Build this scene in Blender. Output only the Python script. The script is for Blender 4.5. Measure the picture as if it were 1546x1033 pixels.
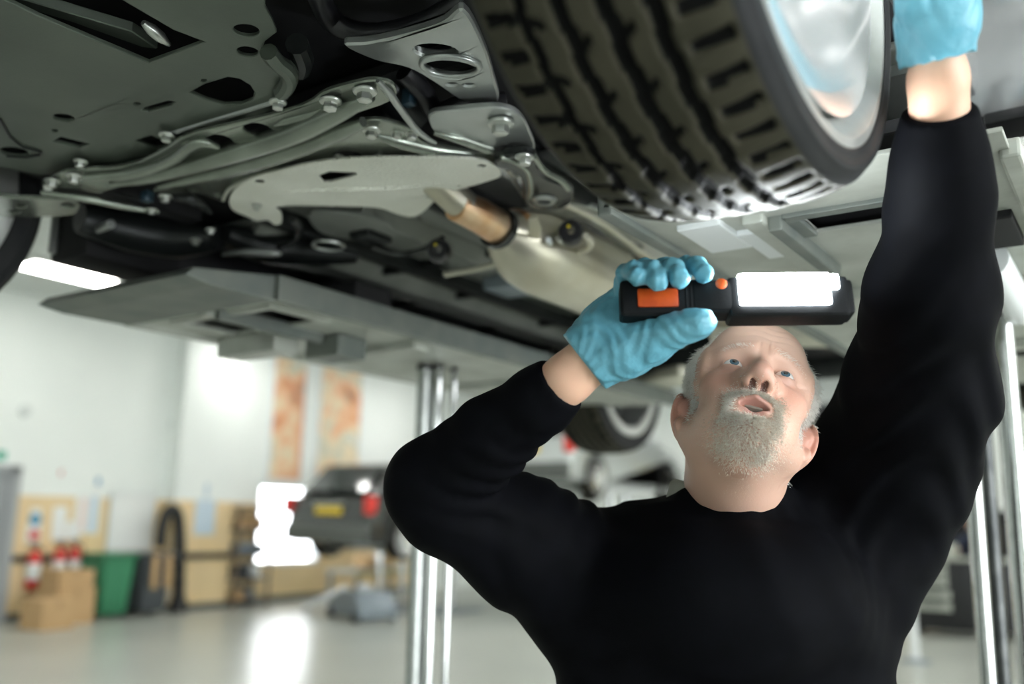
import bpy, bmesh, math, random
import numpy as np
from mathutils import Vector, Matrix
from mathutils.geometry import tessellate_polygon

random.seed(4); RNG = np.random.default_rng(4)
for _o in list(bpy.data.objects): bpy.data.objects.remove(_o)
SC = bpy.context.scene
COL = SC.collection
PI = math.pi

# ------------------------------------------------------------------ camera
F_PX, PITCH, ROLL, YAW = 1400.0, math.radians(10.9), math.radians(1.15), math.radians(34.5)
CAM = np.array([0.0, 0.0, 1.45])
CM = Matrix.Rotation(YAW, 3, 'Z') @ Matrix.Rotation(PI/2 + PITCH, 3, 'X') @ Matrix.Rotation(ROLL, 3, 'Z')
cd = bpy.data.cameras.new('camera'); cam = bpy.data.objects.new('camera', cd); COL.objects.link(cam)
cam.matrix_world = Matrix.Translation(CAM.tolist()) @ CM.to_4x4()
cd.sensor_width = 36; cd.lens = 36*F_PX/1546; cd.clip_start = 0.05; cd.clip_end = 200
cd.dof.use_dof = True; cd.dof.focus_distance = 1.19; cd.dof.aperture_fstop = 1.9; cd.dof.aperture_blades = 0
SC.camera = cam
# ------------------------------------------------------------------ view and world
SC.view_settings.view_transform = 'Standard'; SC.view_settings.look = 'None'
SC.view_settings.gamma = 1; SC.view_settings.use_curve_mapping = False
SC.view_settings.exposure = 1.08
W = bpy.data.worlds.new('overcast_sky'); SC.world = W; W.use_nodes = True
bg = W.node_tree.nodes['Background']; bg.inputs[0].default_value = (0.93, 0.97, 1.0, 1); bg.inputs[1].default_value = 5.0
LAMP_STRENGTH = 15.0
TORCH_STRENGTH = 80.0

# ------------------------------------------------------------------ picking helpers
CMN = np.array(CM)
def ray(x, y): return CMN @ np.array([(x-773)/F_PX, -(y-516.5)/F_PX, -1.0])
def at(x, y, d): return CAM + ray(x, y)*d
def onz(x, y, z):
    r = ray(x, y); return CAM + r*((z-CAM[2])/r[2])
def onx(x, y, X):
    r = ray(x, y); return CAM + r*((X-CAM[0])/r[0])

# ------------------------------------------------------------------ materials
def mat(name, col, rough=.5, metal=0., noise=None, bump=None, emit=None, sss=0., coat=0., sheen=0., trans=0., spec=None, attr=None):
    m = bpy.data.materials.new(name); m.use_nodes = True
    nt = m.node_tree; b = nt.nodes['Principled BSDF']
    c4 = (*col, 1)
    b.inputs['Base Color'].default_value = c4; b.inputs['Roughness'].default_value = rough; b.inputs['Metallic'].default_value = metal
    if spec is not None: b.inputs['Specular IOR Level'].default_value = spec
    if coat: b.inputs['Coat Weight'].default_value = coat; b.inputs['Coat Roughness'].default_value = .08
    if sheen: b.inputs['Sheen Weight'].default_value = sheen; b.inputs['Sheen Roughness'].default_value = .4
    if trans: b.inputs['Transmission Weight'].default_value = trans
    if sss:
        b.inputs['Subsurface Weight'].default_value = sss; b.inputs['Subsurface Radius'].default_value = (.011, .005, .003)
        b.inputs['Subsurface Scale'].default_value = 1.0
    if emit: b.inputs['Emission Color'].default_value = (*emit[0], 1); b.inputs['Emission Strength'].default_value = emit[1]
    co = nt.nodes.new('ShaderNodeTexCoord')
    src = None
    if attr:
        a = nt.nodes.new('ShaderNodeAttribute'); a.attribute_name = attr; src = a.outputs['Color']
        nt.links.new(src, b.inputs['Base Color'])
    if noise:
        sc, c2, amt = noise[:3]
        n = nt.nodes.new('ShaderNodeTexNoise'); n.inputs['Scale'].default_value = sc; n.inputs['Detail'].default_value = 5
        nt.links.new(co.outputs['Object'], n.inputs['Vector'])
        r = nt.nodes.new('ShaderNodeValToRGB'); r.color_ramp.elements[0].position = .35; r.color_ramp.elements[1].position = .68
        r.color_ramp.elements[0].color = (0, 0, 0, 1); r.color_ramp.elements[1].color = (amt, amt, amt, 1)
        nt.links.new(n.outputs['Fac'], r.inputs['Fac'])
        mx = nt.nodes.new('ShaderNodeMix'); mx.data_type = 'RGBA'
        nt.links.new(r.outputs['Color'], mx.inputs['Factor'])
        mx.inputs[6].default_value = c4; mx.inputs[7].default_value = (*c2, 1)
        if src: nt.links.new(src, mx.inputs[6])
        nt.links.new(mx.outputs[2], b.inputs['Base Color'])
    if bump:
        sc, st = bump[:2]
        kind = bump[2] if len(bump) > 2 else 'noise'
        if kind == 'noise':
            n = nt.nodes.new('ShaderNodeTexNoise'); n.inputs['Scale'].default_value = sc; n.inputs['Detail'].default_value = 4; o = n.outputs['Fac']
        else:
            n = nt.nodes.new('ShaderNodeTexVoronoi'); n.inputs['Scale'].default_value = sc; n.inputs['Randomness'].default_value = .25; o = n.outputs['Distance']
        nt.links.new(co.outputs['Object'], n.inputs['Vector'])
        bp = nt.nodes.new('ShaderNodeBump'); bp.inputs['Strength'].default_value = st; bp.inputs['Distance'].default_value = bump[3] if len(bump) > 3 else .002
        nt.links.new(o, bp.inputs['Height']); nt.links.new(bp.outputs['Normal'], b.inputs['Normal'])
    return m

M = {}
M['wall'] = mat('white_paint', (.82, .86, .83), .7, noise=(1.5, (.77, .82, .79), .5))
M['ceiling'] = mat('ceiling_white', (.66, .70, .68), .8)
M['floor'] = mat('grey_epoxy', (.40, .42, .38), .28, noise=(.8, (.33, .35, .32), .7), bump=(30, .05))
M['ply'] = mat('yellow_board', (.78, .60, .33), .6, noise=(2.5, (.74, .58, .36), .6))
M['black_strip'] = mat('black_strip', (.012, .013, .016), .5)
M['lamp'] = mat('lamp_diffuser', (1, 1, 1), .5, emit=((1, .99, .95), LAMP_STRENGTH))
M['lamp_frame'] = mat('lamp_frame', (.8, .8, .78), .5)
M['chrome'] = mat('chrome_column', (.62, .63, .62), .12, 1., noise=(60, (.42, .44, .44), .4))
M['column_grey'] = mat('satin_grey_column', (.42, .44, .42), .3, .85, noise=(40, (.3, .31, .3), .5))
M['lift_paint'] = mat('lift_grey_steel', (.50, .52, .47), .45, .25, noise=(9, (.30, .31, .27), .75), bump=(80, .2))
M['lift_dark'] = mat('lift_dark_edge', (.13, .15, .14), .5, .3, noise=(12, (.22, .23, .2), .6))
M['lift_black'] = mat('lift_slot_shade', (.008, .008, .009), .8)
M['rubber_pad'] = mat('rubber_pad', (.03, .03, .032), .7)
M['undertray'] = mat('undertray_grey', (.11, .13, .105), .40, .5, noise=(7, (.07, .085, .068), .6), bump=(260, .06))
M['subframe'] = mat('subframe_steel', (.34, .37, .32), .27, .8, noise=(10, (.18, .2, .17), .6), bump=(200, .06))
M['control_arm'] = mat('control_arm_steel', (.45, .47, .45), .32, .75, noise=(9, (.3, .32, .3), .5))
M['floorpan'] = mat('floor_pan', (.17, .18, .165), .42, .3, noise=(5, (.28, .29, .265), .8))
M['dark_metal'] = mat('black_part', (.012, .014, .014), .38, .4, noise=(20, (.03, .034, .034), .6))
M['gloss_black'] = mat('gloss_black_bracket', (.03, .033, .033), .22, .7, noise=(24, (.09, .095, .09), .6))
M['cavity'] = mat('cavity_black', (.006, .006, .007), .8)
M['heat_shield'] = mat('embossed_heat_shield', (.93, .93, .84), .45, .15, noise=(9, (.76, .76, .66), .7), bump=(140, 1., 'vor', .006))
M['exhaust'] = mat('exhaust_steel', (.62, .60, .50), .32, .8, noise=(7, (.45, .4, .28), .6))
M['exhaust_hot'] = mat('heat_tinted_steel', (.62, .33, .16), .3, .9, noise=(16, (.8, .62, .42), .9))
M['bolt'] = mat('zinc_bolt', (.62, .64, .60), .3, .9, noise=(60, (.35, .36, .33), .5))
M['cream_rod'] = mat('cream_rod', (.62, .60, .49), .4, .5)
M['rubber_black'] = mat('rubber_black', (.012, .012, .014), .35)
M['yellow_dot'] = mat('yellow_mark', (.7, .55, .02), .5)
M['blue_plastic'] = mat('blue_plastic', (.015, .04, .06), .35)
M['tread'] = mat('tyre_rubber', (.036, .034, .022), .65, noise=(14, (.058, .053, .036), .7), bump=(220, .15), spec=.2)
M['sidewall'] = mat('tyre_sidewall', (.014, .015, .016), .55, noise=(18, (.024, .024, .024), .6), bump=(160, .12), spec=.15)
M['groove'] = mat('groove_shade_black', (.004, .004, .004), .7, spec=.1)  # near-black colour that paints the shade down in the tread grooves
M['rim_lip'] = mat('alloy_lip', (.42, .43, .41), .35, .7, noise=(18, (.55, .56, .54), .7))
M['alloy'] = mat('alloy_silver', (.95, .96, .96), .16, .8)
M['car_grey'] = mat('grey_car_paint', (.40, .40, .41), .16, .6, coat=1.)
M['car_black'] = mat('black_car_paint', (.035, .038, .036), .25, .3, coat=1.)
M['car_silver'] = mat('silver_car_paint', (.62, .66, .65), .28, .4, coat=1.)
M['glass'] = mat('dark_car_glass', (.02, .024, .024), .06, 0., coat=.5)
M['tail'] = mat('tail_light_red', (.75, .06, .05), .2)
M['plate_yellow'] = mat('number_plate_yellow', (.80, .58, .06), .4)
M['plastic'] = mat('grey_trim_plastic', (.10, .11, .10), .5)
M['sweater'] = mat('black_fleece', (.0018, .0020, .0028), .75, bump=(900, .25, 'noise', .0008), noise=(30, (.003, .0033, .005), .6), spec=.05)
M['trousers'] = mat('black_trousers', (.012, .012, .015), .85)
M['shoe'] = mat('black_shoe', (.01, .01, .01), .4)
M['skin'] = mat('skin', (.62, .38, .29), .46, sss=.12, attr='col', bump=(420, .18, 'noise', .0012))
M['polo'] = mat('grey_polo_collar', (.34, .34, .29), .8, bump=(900, .3))
M['glove'] = mat('blue_nitrile', (.105, .33, .43), .42, noise=(22, (.15, .40, .50), .7), bump=(90, .5, 'noise', .004))
M['hair'] = mat('grey_hair', (.93, .92, .89), .5, noise=(700, (.75, .72, .64), .8))
M['beard'] = mat('grey_beard', (.98, .95, .88), .5, noise=(500, (.66, .52, .37), .75))
M['eye_white'] = mat('eye_white', (.72, .69, .66), .15, coat=1.)
M['iris'] = mat('blue_grey_iris', (.07, .13, .17), .1, coat=1.)
M['pupil'] = mat('pupil', (.003, .003, .004), .05, coat=1.)
M['mouth'] = mat('mouth_inside', (.03, .008, .008), .5)
M['teeth'] = mat('teeth', (.26, .23, .19), .3)
M['torch_body'] = mat('torch_black_plastic', (.0045, .0055, .0065), .5, bump=(300, .1), spec=.2)
M['torch_orange'] = mat('torch_orange', (.55, .085, .008), .4, noise=(60, (.38, .045, .006), .8))
M['torch_lens'] = mat('torch_lens', (1, 1, 1), .3, emit=((.90, .97, 1.0), TORCH_STRENGTH))
M['red'] = mat('red_paint', (.62, .03, .025), .3)
M['paper'] = mat('white_paper', (.80, .82, .80), .7)
M['paper_blue'] = mat('paper_blue', (.55, .66, .74), .7)
M['paper_pink'] = mat('paper_pink', (.80, .66, .62), .7)
M['blue'] = mat('blue_sign', (.10, .32, .50), .5)
M['green_sign'] = mat('green_sign', (.03, .36, .24), .5)
M['green_bin'] = mat('green_bin', (.045, .23, .115), .4)
M['dark_bin'] = mat('charcoal_bin', (.075, .085, .092), .45)
M['card'] = mat('cardboard', (.55, .36, .18), .75, noise=(4, (.48, .31, .15), .6))
M['tape'] = mat('parcel_tape', (.42, .27, .13), .4)
M['hose'] = mat('black_hose', (.015, .016, .016), .55)
M['rack'] = mat('rack_brown', (.20, .15, .10), .6)
M['rack_dark'] = mat('rack_dark', (.05, .055, .06), .5)
M['navy'] = mat('navy_cloth', (.012, .02, .045), .8)
M['tool_black'] = mat('tool_chest_black', (.006, .0065, .0075), .4, .1)
M['tool_grey'] = mat('tool_chest_grey', (.36, .38, .33), .4, .3)
M['white_steel'] = mat('white_steel', (.75, .78, .78), .4)
M['grey_steel'] = mat('blue_grey_steel', (.22, .26, .29), .4, .3)
M['grey_door'] = mat('grey_door', (.33, .35, .36), .5)
M['yellow'] = mat('yellow_plastic', (.72, .56, .05), .5)
M['skin_far'] = mat('skin_far', (.55, .33, .25), .6)
M['art_orange'] = None

def art_material(name, seed):
    m = bpy.data.materials.new(name); m.use_nodes = True; nt = m.node_tree; b = nt.nodes['Principled BSDF']
    co = nt.nodes.new('ShaderNodeTexCoord'); n = nt.nodes.new('ShaderNodeTexNoise'); n.noise_dimensions = '4D'
    n.inputs['W'].default_value = seed; n.inputs['Scale'].default_value = 1.7; n.inputs['Detail'].default_value = 2.5; n.inputs['Distortion'].default_value = .6
    nt.links.new(co.outputs['Object'], n.inputs['Vector'])
    r = nt.nodes.new('ShaderNodeValToRGB'); e = r.color_ramp.elements
    e[0].position = .30; e[0].color = (.30, .24, .16, 1); e[1].position = .72; e[1].color = (.80, .78, .68, 1)
    for p, c in ((.40, (.70, .30, .15, 1)), (.47, (.80, .48, .28, 1)), (.55, (.78, .66, .45, 1)), (.62, (.55, .56, .46, 1))):
        k = e.new(p); k.color = c
    nt.links.new(n.outputs['Fac'], r.inputs['Fac']); nt.links.new(r.outputs['Color'], b.inputs['Base Color'])
    b.inputs['Roughness'].default_value = .5
    return m
M['art_a'] = art_material('poster_print_warm', 1.3); M['art_b'] = art_material('poster_print_amber', 4.1)

# ------------------------------------------------------------------ object helpers
def tag(o, label=None, cat=None, group=None, kind=None):
    if label: o['label'] = label
    if cat: o['category'] = cat
    if group: o['group'] = group
    if kind: o['kind'] = kind
    return o
def thing(name, label, cat, loc=(0, 0, 0), rz=0., group=None):
    o = bpy.data.objects.new(name, None); COL.objects.link(o); o.empty_display_size = .1
    o.location = loc; o.rotation_euler = (0, 0, rz)
    return tag(o, label, cat, group)
def link(name, me, m, parent=None, world=True, smooth=False):
    """world=True: mesh data is in world coordinates, kept there under its parent."""
    o = bpy.data.objects.new(name, me); COL.objects.link(o)
    for mm in (m if isinstance(m, (list, tuple)) else [m]): me.materials.append(mm)
    if smooth:
        me.polygons.foreach_set('use_smooth', [True]*len(me.polygons))
    if parent:
        o.parent = parent
        if world and parent.parent is None and parent.type == 'EMPTY':
            o.matrix_parent_inverse = Matrix.LocRotScale(parent.location, parent.rotation_euler, None).inverted()
    return o
def sharp_smooth(me, ang=35):
    me.polygons.foreach_set('use_smooth', [True]*len(me.polygons))
    try: me.set_sharp_from_angle(angle=math.radians(ang))
    except Exception: pass

class MB:
    """collects shapes into one bmesh"""
    def __init__(s): s.bm = bmesh.new()
    def box(s, a, b, bev=0., mtx=None, seg=2):
        t = bmesh.new(); bmesh.ops.create_cube(t, size=1)
        c = [(a[i]+b[i])/2 for i in range(3)]; d = [abs(b[i]-a[i]) for i in range(3)]
        for v in t.verts: v.co = Vector((c[0]+v.co.x*d[0], c[1]+v.co.y*d[1], c[2]+v.co.z*d[2]))
        if bev: bmesh.ops.bevel(t, geom=list(t.edges), offset=bev, segments=seg, profile=.6, affect='EDGES')
        s._merge(t, mtx); return s
    def _merge(s, t, mtx=None):
        if mtx is not None: t.transform(mtx)
        me = bpy.data.meshes.new('t'); t.to_mesh(me); t.free(); s.bm.from_mesh(me); bpy.data.meshes.remove(me)
    def tube(s, pts, r, n=10, cap=True, closed=False):
        pts = [Vector(p) for p in pts]; rs = r if isinstance(r, (list, tuple)) else [r]*len(pts)
        rings = []; prev = None; N = len(pts)
        for i, p in enumerate(pts):
            if closed: d = pts[(i+1) % N]-pts[i-1]
            else: d = (pts[min(i+1, N-1)]-pts[max(i-1, 0)])
            d.normalize()
            if prev is None:
                u = d.orthogonal().normalized()
            else:
                u = (prev - d*prev.dot(d)).normalized()
            prev = u; v = d.cross(u)
            rings.append([s.bm.verts.new(p + (u*math.cos(2*PI*k/n)+v*math.sin(2*PI*k/n))*rs[i]) for k in range(n)])
        for i in range(N if closed else N-1):
            A, Bq = rings[i], rings[(i+1) % N]
            off = 0
            if closed and i == N-1:
                off = min(range(n), key=lambda q: (A[0].co-Bq[q].co).length)
            for k in range(n): s.bm.faces.new((A[k], A[(k+1) % n], Bq[(k+1+off) % n], Bq[(k+off) % n]))
        if cap and not closed:
            s.bm.faces.new(rings[0][::-1]); s.bm.faces.new(rings[-1])
        return s
    def lathe(s, prof, n=32, mtx=None, closed=False):
        """prof: (r, h) pairs turned round local Z"""
        t = bmesh.new(); rings = []
        for r, h in prof:
            rings.append([t.verts.new((r*math.cos(2*PI*k/n), r*math.sin(2*PI*k/n), h)) for k in range(n)] if r > 1e-6 else [t.verts.new((0, 0, h))])
        L = len(rings)
        for i in range(L if closed else L-1):
            A, Bq = rings[i], rings[(i+1) % L]
            for k in range(n):
                k2 = (k+1) % n
                if len(A) == 1 and len(Bq) == 1: continue
                if len(A) == 1: t.faces.new((A[0], Bq[k2], Bq[k]))
                elif len(Bq) == 1: t.faces.new((A[k], A[k2], Bq[0]))
                else: t.faces.new((A[k], A[k2], Bq[k2], Bq[k]))
        bmesh.ops.recalc_face_normals(t, faces=t.faces)
        s._merge(t, mtx); return s
    def prism(s, poly, ax, a, b, bev=0., mtx=None):
        """poly in the two other axes, extruded along axis ax from a to b"""
        t = bmesh.new()
        def P(q, w):
            q = list(q); q.insert(ax, w); return q
        A = [t.verts.new(P(q, a)) for q in poly]; Bq = [t.verts.new(P(q, b)) for q in poly]
        n = len(poly)
        t.faces.new(A); t.faces.new(Bq[::-1])
        for k in range(n): t.faces.new((A[k], Bq[k], Bq[(k+1) % n], A[(k+1) % n]))
        bmesh.ops.recalc_face_normals(t, faces=t.faces)
        if bev:
            es = [e for e in t.edges if abs(e.verts[0].co[ax]-e.verts[1].co[ax]) < 1e-6]
            bmesh.ops.bevel(t, geom=es, offset=bev, segments=2, profile=.6, affect='EDGES')
        s._merge(t, mtx); return s
    def build(s, name, m, parent=None, world=True, smooth=True, ang=35):
        me = bpy.data.meshes.new(name); s.bm.to_mesh(me); s.bm.free()
        if smooth: sharp_smooth(me, ang)
        return link(name, me, m, parent, world)

def catmull(pts, n=6, closed=True):
    pts = [np.array(p, float) for p in pts]; N = len(pts); out = []
    rng = range(N) if closed else range(N-1)
    for i in rng:
        p0, p1, p2, p3 = (pts[(i+k-1) % N] for k in range(4)) if closed else (pts[max(i-1, 0)], pts[i], pts[i+1], pts[min(i+2, N-1)])
        for k in range(n):
            t = k/n
            out.append(.5*((2*p1)+(-p0+p2)*t+(2*p0-5*p1+4*p2-p3)*t*t+(-p0+3*p1-3*p2+p3)*t**3))
    if not closed: out.append(pts[-1])
    return out
def oval(cx, cy, rx, ry, rot=0., n=20):
    c, s = math.cos(rot), math.sin(rot)
    return [(cx+rx*math.cos(t)*c-ry*math.sin(t)*s, cy+rx*math.cos(t)*s+ry*math.sin(t)*c) for t in (2*PI*k/n for k in range(n))]

def inside(p, poly):
    x, y = p; c = False; n = len(poly)
    for i in range(n):
        x1, y1 = poly[i]; x2, y2 = poly[i-1]
        if (y1 > y) != (y2 > y) and x < (x2-x1)*(y-y1)/(y2-y1)+x1: c = not c
    return c
def plate(name, outline, holes, z, th, m, parent=None, bev=.0015, px=True):
    """a flat sheet with real holes and rounded rims; outline in photo pixels carried to height z (or plan coordinates when px=False)"""
    def conv(poly): return [tuple(onz(x, y, z)[:2]) for x, y in poly] if px else [tuple(q) for q in poly]
    out = conv(outline); loops = [out]
    for h in holes:
        h = conv(h)
        if all(inside(p, out) for p in h): loops.append(h)
    area = lambda q: sum(q[i-1][0]*q[i][1]-q[i][0]*q[i-1][1] for i in range(len(q)))
    loops = [q if (area(q) > 0) == (k == 0) else q[::-1] for k, q in enumerate(loops)]
    tris = tessellate_polygon([[Vector((p[0], p[1], 0)) for p in q] for q in loops])
    flat = [p for q in loops for p in q]; n = len(flat)
    # inset the rim of both faces slightly so edges are rounded off
    ins = []
    for q in loops:
        for i in range(len(q)):
            d = np.array(q[(i+1) % len(q)])-np.array(q[i-1]); L = np.linalg.norm(d)+1e-9; nn = np.array([-d[1], d[0]])/L
            ins.append((q[i][0]+nn[0]*bev, q[i][1]+nn[1]*bev))
    h2 = th/2+bev
    V = [(x, y, z-h2) for x, y in ins]+[(x, y, z-h2+bev) for x, y in flat]+[(x, y, z+h2-bev) for x, y in flat]+[(x, y, z+h2) for x, y in ins]
    F = []
    for t in tris: F.append((t[2], t[1], t[0])); F.append(tuple(3*n+k for k in t))
    o = 0
    for q in loops:
        L = len(q)
        for i in range(L):
            a_, b_ = o+i, o+(i+1) % L
            for lv in range(3): F.append((lv*n+a_, lv*n+b_, (lv+1)*n+b_, (lv+1)*n+a_))
        o += L
    me = bpy.data.meshes.new(name); me.from_pydata([tuple(map(float, v)) for v in V], [], F); me.validate()
    bm = bmesh.new(); bm.from_mesh(me); bmesh.ops.recalc_face_normals(bm, faces=bm.faces); bm.to_mesh(me); bm.free()
    sharp_smooth(me, 30)
    return link(name, me, m, parent)

# ------------------------------------------------------------------ signed-distance modelling for soft shapes
class Vol:
    def __init__(s, lo, hi, h):
        s.lo = np.array(lo, float); s.h = h
        n = np.ceil((np.array(hi)-s.lo)/h).astype(int)+1
        s.f = np.full(n, .08, np.float32)
        s.ax = [(s.lo[i]+h*np.arange(n[i])).astype(np.float32) for i in range(3)]
    def block(s, lo, hi):
        sl = []
        for i in range(3):
            a = int(max(0, math.floor((lo[i]-s.lo[i])/s.h))); b = int(min(s.f.shape[i], math.ceil((hi[i]-s.lo[i])/s.h)+1))
            if b <= a: return None
            sl.append(slice(a, b))
        return tuple(sl)
    def P(s, sl): return (s.ax[0][sl[0]][:, None, None], s.ax[1][sl[1]][None, :, None], s.ax[2][sl[2]][None, None, :])
    def op(s, fn, lo, hi, k=.01, mode='add'):
        sl = s.block(np.array(lo)-k-.02, np.array(hi)+k+.02)
        if sl is None: return s
        d = fn(*s.P(sl)); f = s.f[sl]
        if mode == 'cut': d = -d; 
        if k > 0:
            h = np.clip(.5+.5*(f-d)/k, 0, 1) if mode == 'add' else np.clip(.5-.5*(f-d)/k, 0, 1)
            r = f*(1-h)+d*h + (-k*h*(1-h) if mode == 'add' else k*h*(1-h))
        else: r = np.minimum(f, d) if mode == 'add' else np.maximum(f, d)
        s.f[sl] = r; return s
    def cone(s, a, b, ra, rb, k=.01, mode='add'):
        a = np.array(a, float); b = np.array(b, float); ab = b-a; L2 = float(ab@ab)+1e-12; R = max(ra, rb)
        def fn(X, Y, Z):
            t = np.clip(((X-a[0])*ab[0]+(Y-a[1])*ab[1]+(Z-a[2])*ab[2])/L2, 0, 1)
            return np.sqrt((X-a[0]-t*ab[0])**2+(Y-a[1]-t*ab[1])**2+(Z-a[2]-t*ab[2])**2)-(ra+t*(rb-ra))
        return s.op(fn, np.minimum(a, b)-R, np.maximum(a, b)+R, k, mode)
    def chain(s, pts, k=.01):
        for (a, ra), (b, rb) in zip(pts[:-1], pts[1:]): s.cone(a, b, ra, rb, k)
        return s
    def ell(s, c, r, k=.01, mode='add', R=None):
        """ellipsoid; R rows are its local axes"""
        c = np.array(c, float); r = np.array(r, float); R = np.eye(3) if R is None else np.array(R, float)
        def fn(X, Y, Z):
            x, y, z = X-c[0], Y-c[1], Z-c[2]
            q = [(x*R[i][0]+y*R[i][1]+z*R[i][2]) for i in range(3)]
            k0 = np.sqrt(sum((q[i]/r[i])**2 for i in range(3))); k1 = np.sqrt(sum((q[i]/r[i]**2)**2 for i in range(3)))
            return k0*(k0-1)/(k1+1e-9)
        return s.op(fn, c-max(r), c+max(r), k, mode)
    def plane_cut(s, p, n, lo=None, hi=None, k=0.):
        """remove everything on the side n points to"""
        n = np.array(n, float); n /= np.linalg.norm(n); p = np.array(p, float)
        sl = s.block(lo, hi) if lo is not None else tuple(slice(0, q) for q in s.f.shape)
        X, Y, Z = s.P(sl); d = (X-p[0])*n[0]+(Y-p[1])*n[1]+(Z-p[2])*n[2]
        s.f[sl] = np.maximum(s.f[sl], d); return s
    def mesh(s):
        f = s.f; h = s.h; ins = f < 0
        c = [ins[a:f.shape[0]-1+a, b:f.shape[1]-1+b, d:f.shape[2]-1+d] for a in (0, 1) for b in (0, 1) for d in (0, 1)]
        allc = np.logical_and.reduce(c); anyc = np.logical_or.reduce(c); idx = np.argwhere(anyc & ~allc)
        offs = np.array([(a, b, d) for a in (0, 1) for b in (0, 1) for d in (0, 1)])
        v = np.stack([f[idx[:, 0]+o[0], idx[:, 1]+o[1], idx[:, 2]+o[2]] for o in offs], 1)
        acc = np.zeros((len(idx), 3)); cnt = np.zeros(len(idx))
        for i in range(8):
            for j in range(i+1, 8):
                if np.abs(offs[i]-offs[j]).sum() != 1: continue
                cr = (v[:, i] < 0) != (v[:, j] < 0)
                t = np.where(cr, v[:, i]/(v[:, i]-v[:, j]+1e-20), 0)
                acc += np.where(cr[:, None], offs[i]+t[:, None]*(offs[j]-offs[i]), 0); cnt += cr
        verts = s.lo+h*(idx+acc/np.maximum(cnt, 1)[:, None])
        ids = np.full(np.array(f.shape)-1, -1, np.int64); ids[idx[:, 0], idx[:, 1], idx[:, 2]] = np.arange(len(idx))
        faces = []
        for ax in range(3):
            sa = [slice(1, -1)]*3; sb = [slice(1, -1)]*3; sa[ax] = slice(0, -1); sb[ax] = slice(1, None)
            A, Bq = ins[tuple(sa)], ins[tuple(sb)]; e = np.argwhere(A != Bq)
            base = e.copy()
            for q in range(3):
                if q != ax: base[:, q] += 1
            u, w = [(1, 2), (2, 0), (0, 1)][ax]
            quad = []
            for du, dw in ((0, 0), (1, 0), (1, 1), (0, 1)):
                g = base.copy(); g[:, u] -= 1-du; g[:, w] -= 1-dw
                quad.append(ids[g[:, 0], g[:, 1], g[:, 2]])
            quad = np.stack(quad, 1); flip = ~A[e[:, 0], e[:, 1], e[:, 2]]
            quad[flip] = quad[flip][:, ::-1]; faces.append(quad)
        return verts, np.concatenate(faces)

def np_mesh(name, verts, faces, smooth=True):
    me = bpy.data.meshes.new(name); verts = np.asarray(verts, np.float32); faces = np.asarray(faces, np.int32)
    n, k = faces.shape
    me.vertices.add(len(verts)); me.vertices.foreach_set('co', verts.ravel())
    me.loops.add(n*k); me.loops.foreach_set('vertex_index', faces.ravel())
    me.polygons.add(n); me.polygons.foreach_set('loop_start', np.arange(0, n*k, k, dtype=np.int32))
    if smooth: me.polygons.foreach_set('use_smooth', np.ones(n, bool))
    me.update(calc_edges=True); me.validate(); return me
def relax(v, f, it=2, lam=.5):
    v = np.array(v, float)
    e = np.concatenate([f[:, [0, 1]], f[:, [1, 2]], f[:, [2, 3]], f[:, [3, 0]]])
    for _ in range(it):
        s = np.zeros_like(v); c = np.zeros(len(v))
        np.add.at(s, e[:, 0], v[e[:, 1]]); np.add.at(s, e[:, 1], v[e[:, 0]]); np.add.at(c, e[:, 0], 1); np.add.at(c, e[:, 1], 1)
        v = v+lam*(s/np.maximum(c, 1)[:, None]-v)
    return v

# ================================================================== ROOM
XL, XR, YN, YF, ZC = -12.7, 6.0, -6.0, 19.0, 4.42
def struct(name, mb, m, **k):
    o = mb.build(name, m, smooth=False); o['kind'] = 'structure'; return o
struct('floor', MB().box((XL-.3, YN-.3, -.2), (XR+.3, YF+.3, 0)), M['floor'])
struct('ceiling', MB().box((XL-.3, YN-.3, ZC), (XR+.3, YF+.3, ZC+.2)), M['ceiling'])
WY0, WY1, WZ0, WZ1 = 10.86, 12.35, .62, 1.99
wl = MB(); t0, t1 = XL-.25, XL
wl.box((t0, YN, 0), (t1, WY0, ZC)).box((t0, WY1, 0), (t1, YF, ZC)).box((t0, WY0, 0), (t1, WY1, WZ0)).box((t0, WY0, WZ1), (t1, WY1, ZC))
wall_left = struct('wall_left', wl, M['wall'])
struct('wall_far', MB().box((XL-.25, YF, 0), (XR+.25, YF+.25, ZC)), M['wall'])
struct('wall_near', MB().box((XL-.25, YN-.25, 0), (XR+.25, YN, ZC)), M['wall'])
wr = MB(); DY0, DY1, DZ = -2.2, 4.2, 3.7
wr.box((XR, YN, 0), (XR+.25, DY0, ZC)).box((XR, DY1, 0), (XR+.25, YF, ZC)).box((XR, DY0, DZ), (XR+.25, DY1, ZC))
struct('wall_right', wr, M['wall'])
# projecting pier on the left wall
pier = struct('trim_1', MB().box((XL, 9.02, 0), (XL+.3, 10.12, ZC)), M['wall'])
# window in the left wall
win = MB()
win.box((XL-.2, WY0, WZ0), (XL+.03, WY0+.05, WZ1)).box((XL-.2, WY1-.05, WZ0), (XL+.03, WY1, WZ1)).box((XL-.2, WY0, WZ0), (XL+.03, WY1, WZ0+.05)).box((XL-.2, WY0, WZ1-.05), (XL+.03, WY1, WZ1))
wo = struct('window_1', win, M['white_steel'])
MB().box((XL-.13, WY0+.04, WZ0+.04), (XL-.12, WY1-.04, WZ1-.04)).build('pane', mat('window_glass', (1, 1, 1), 0., trans=1.), wo, smooth=False)
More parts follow.
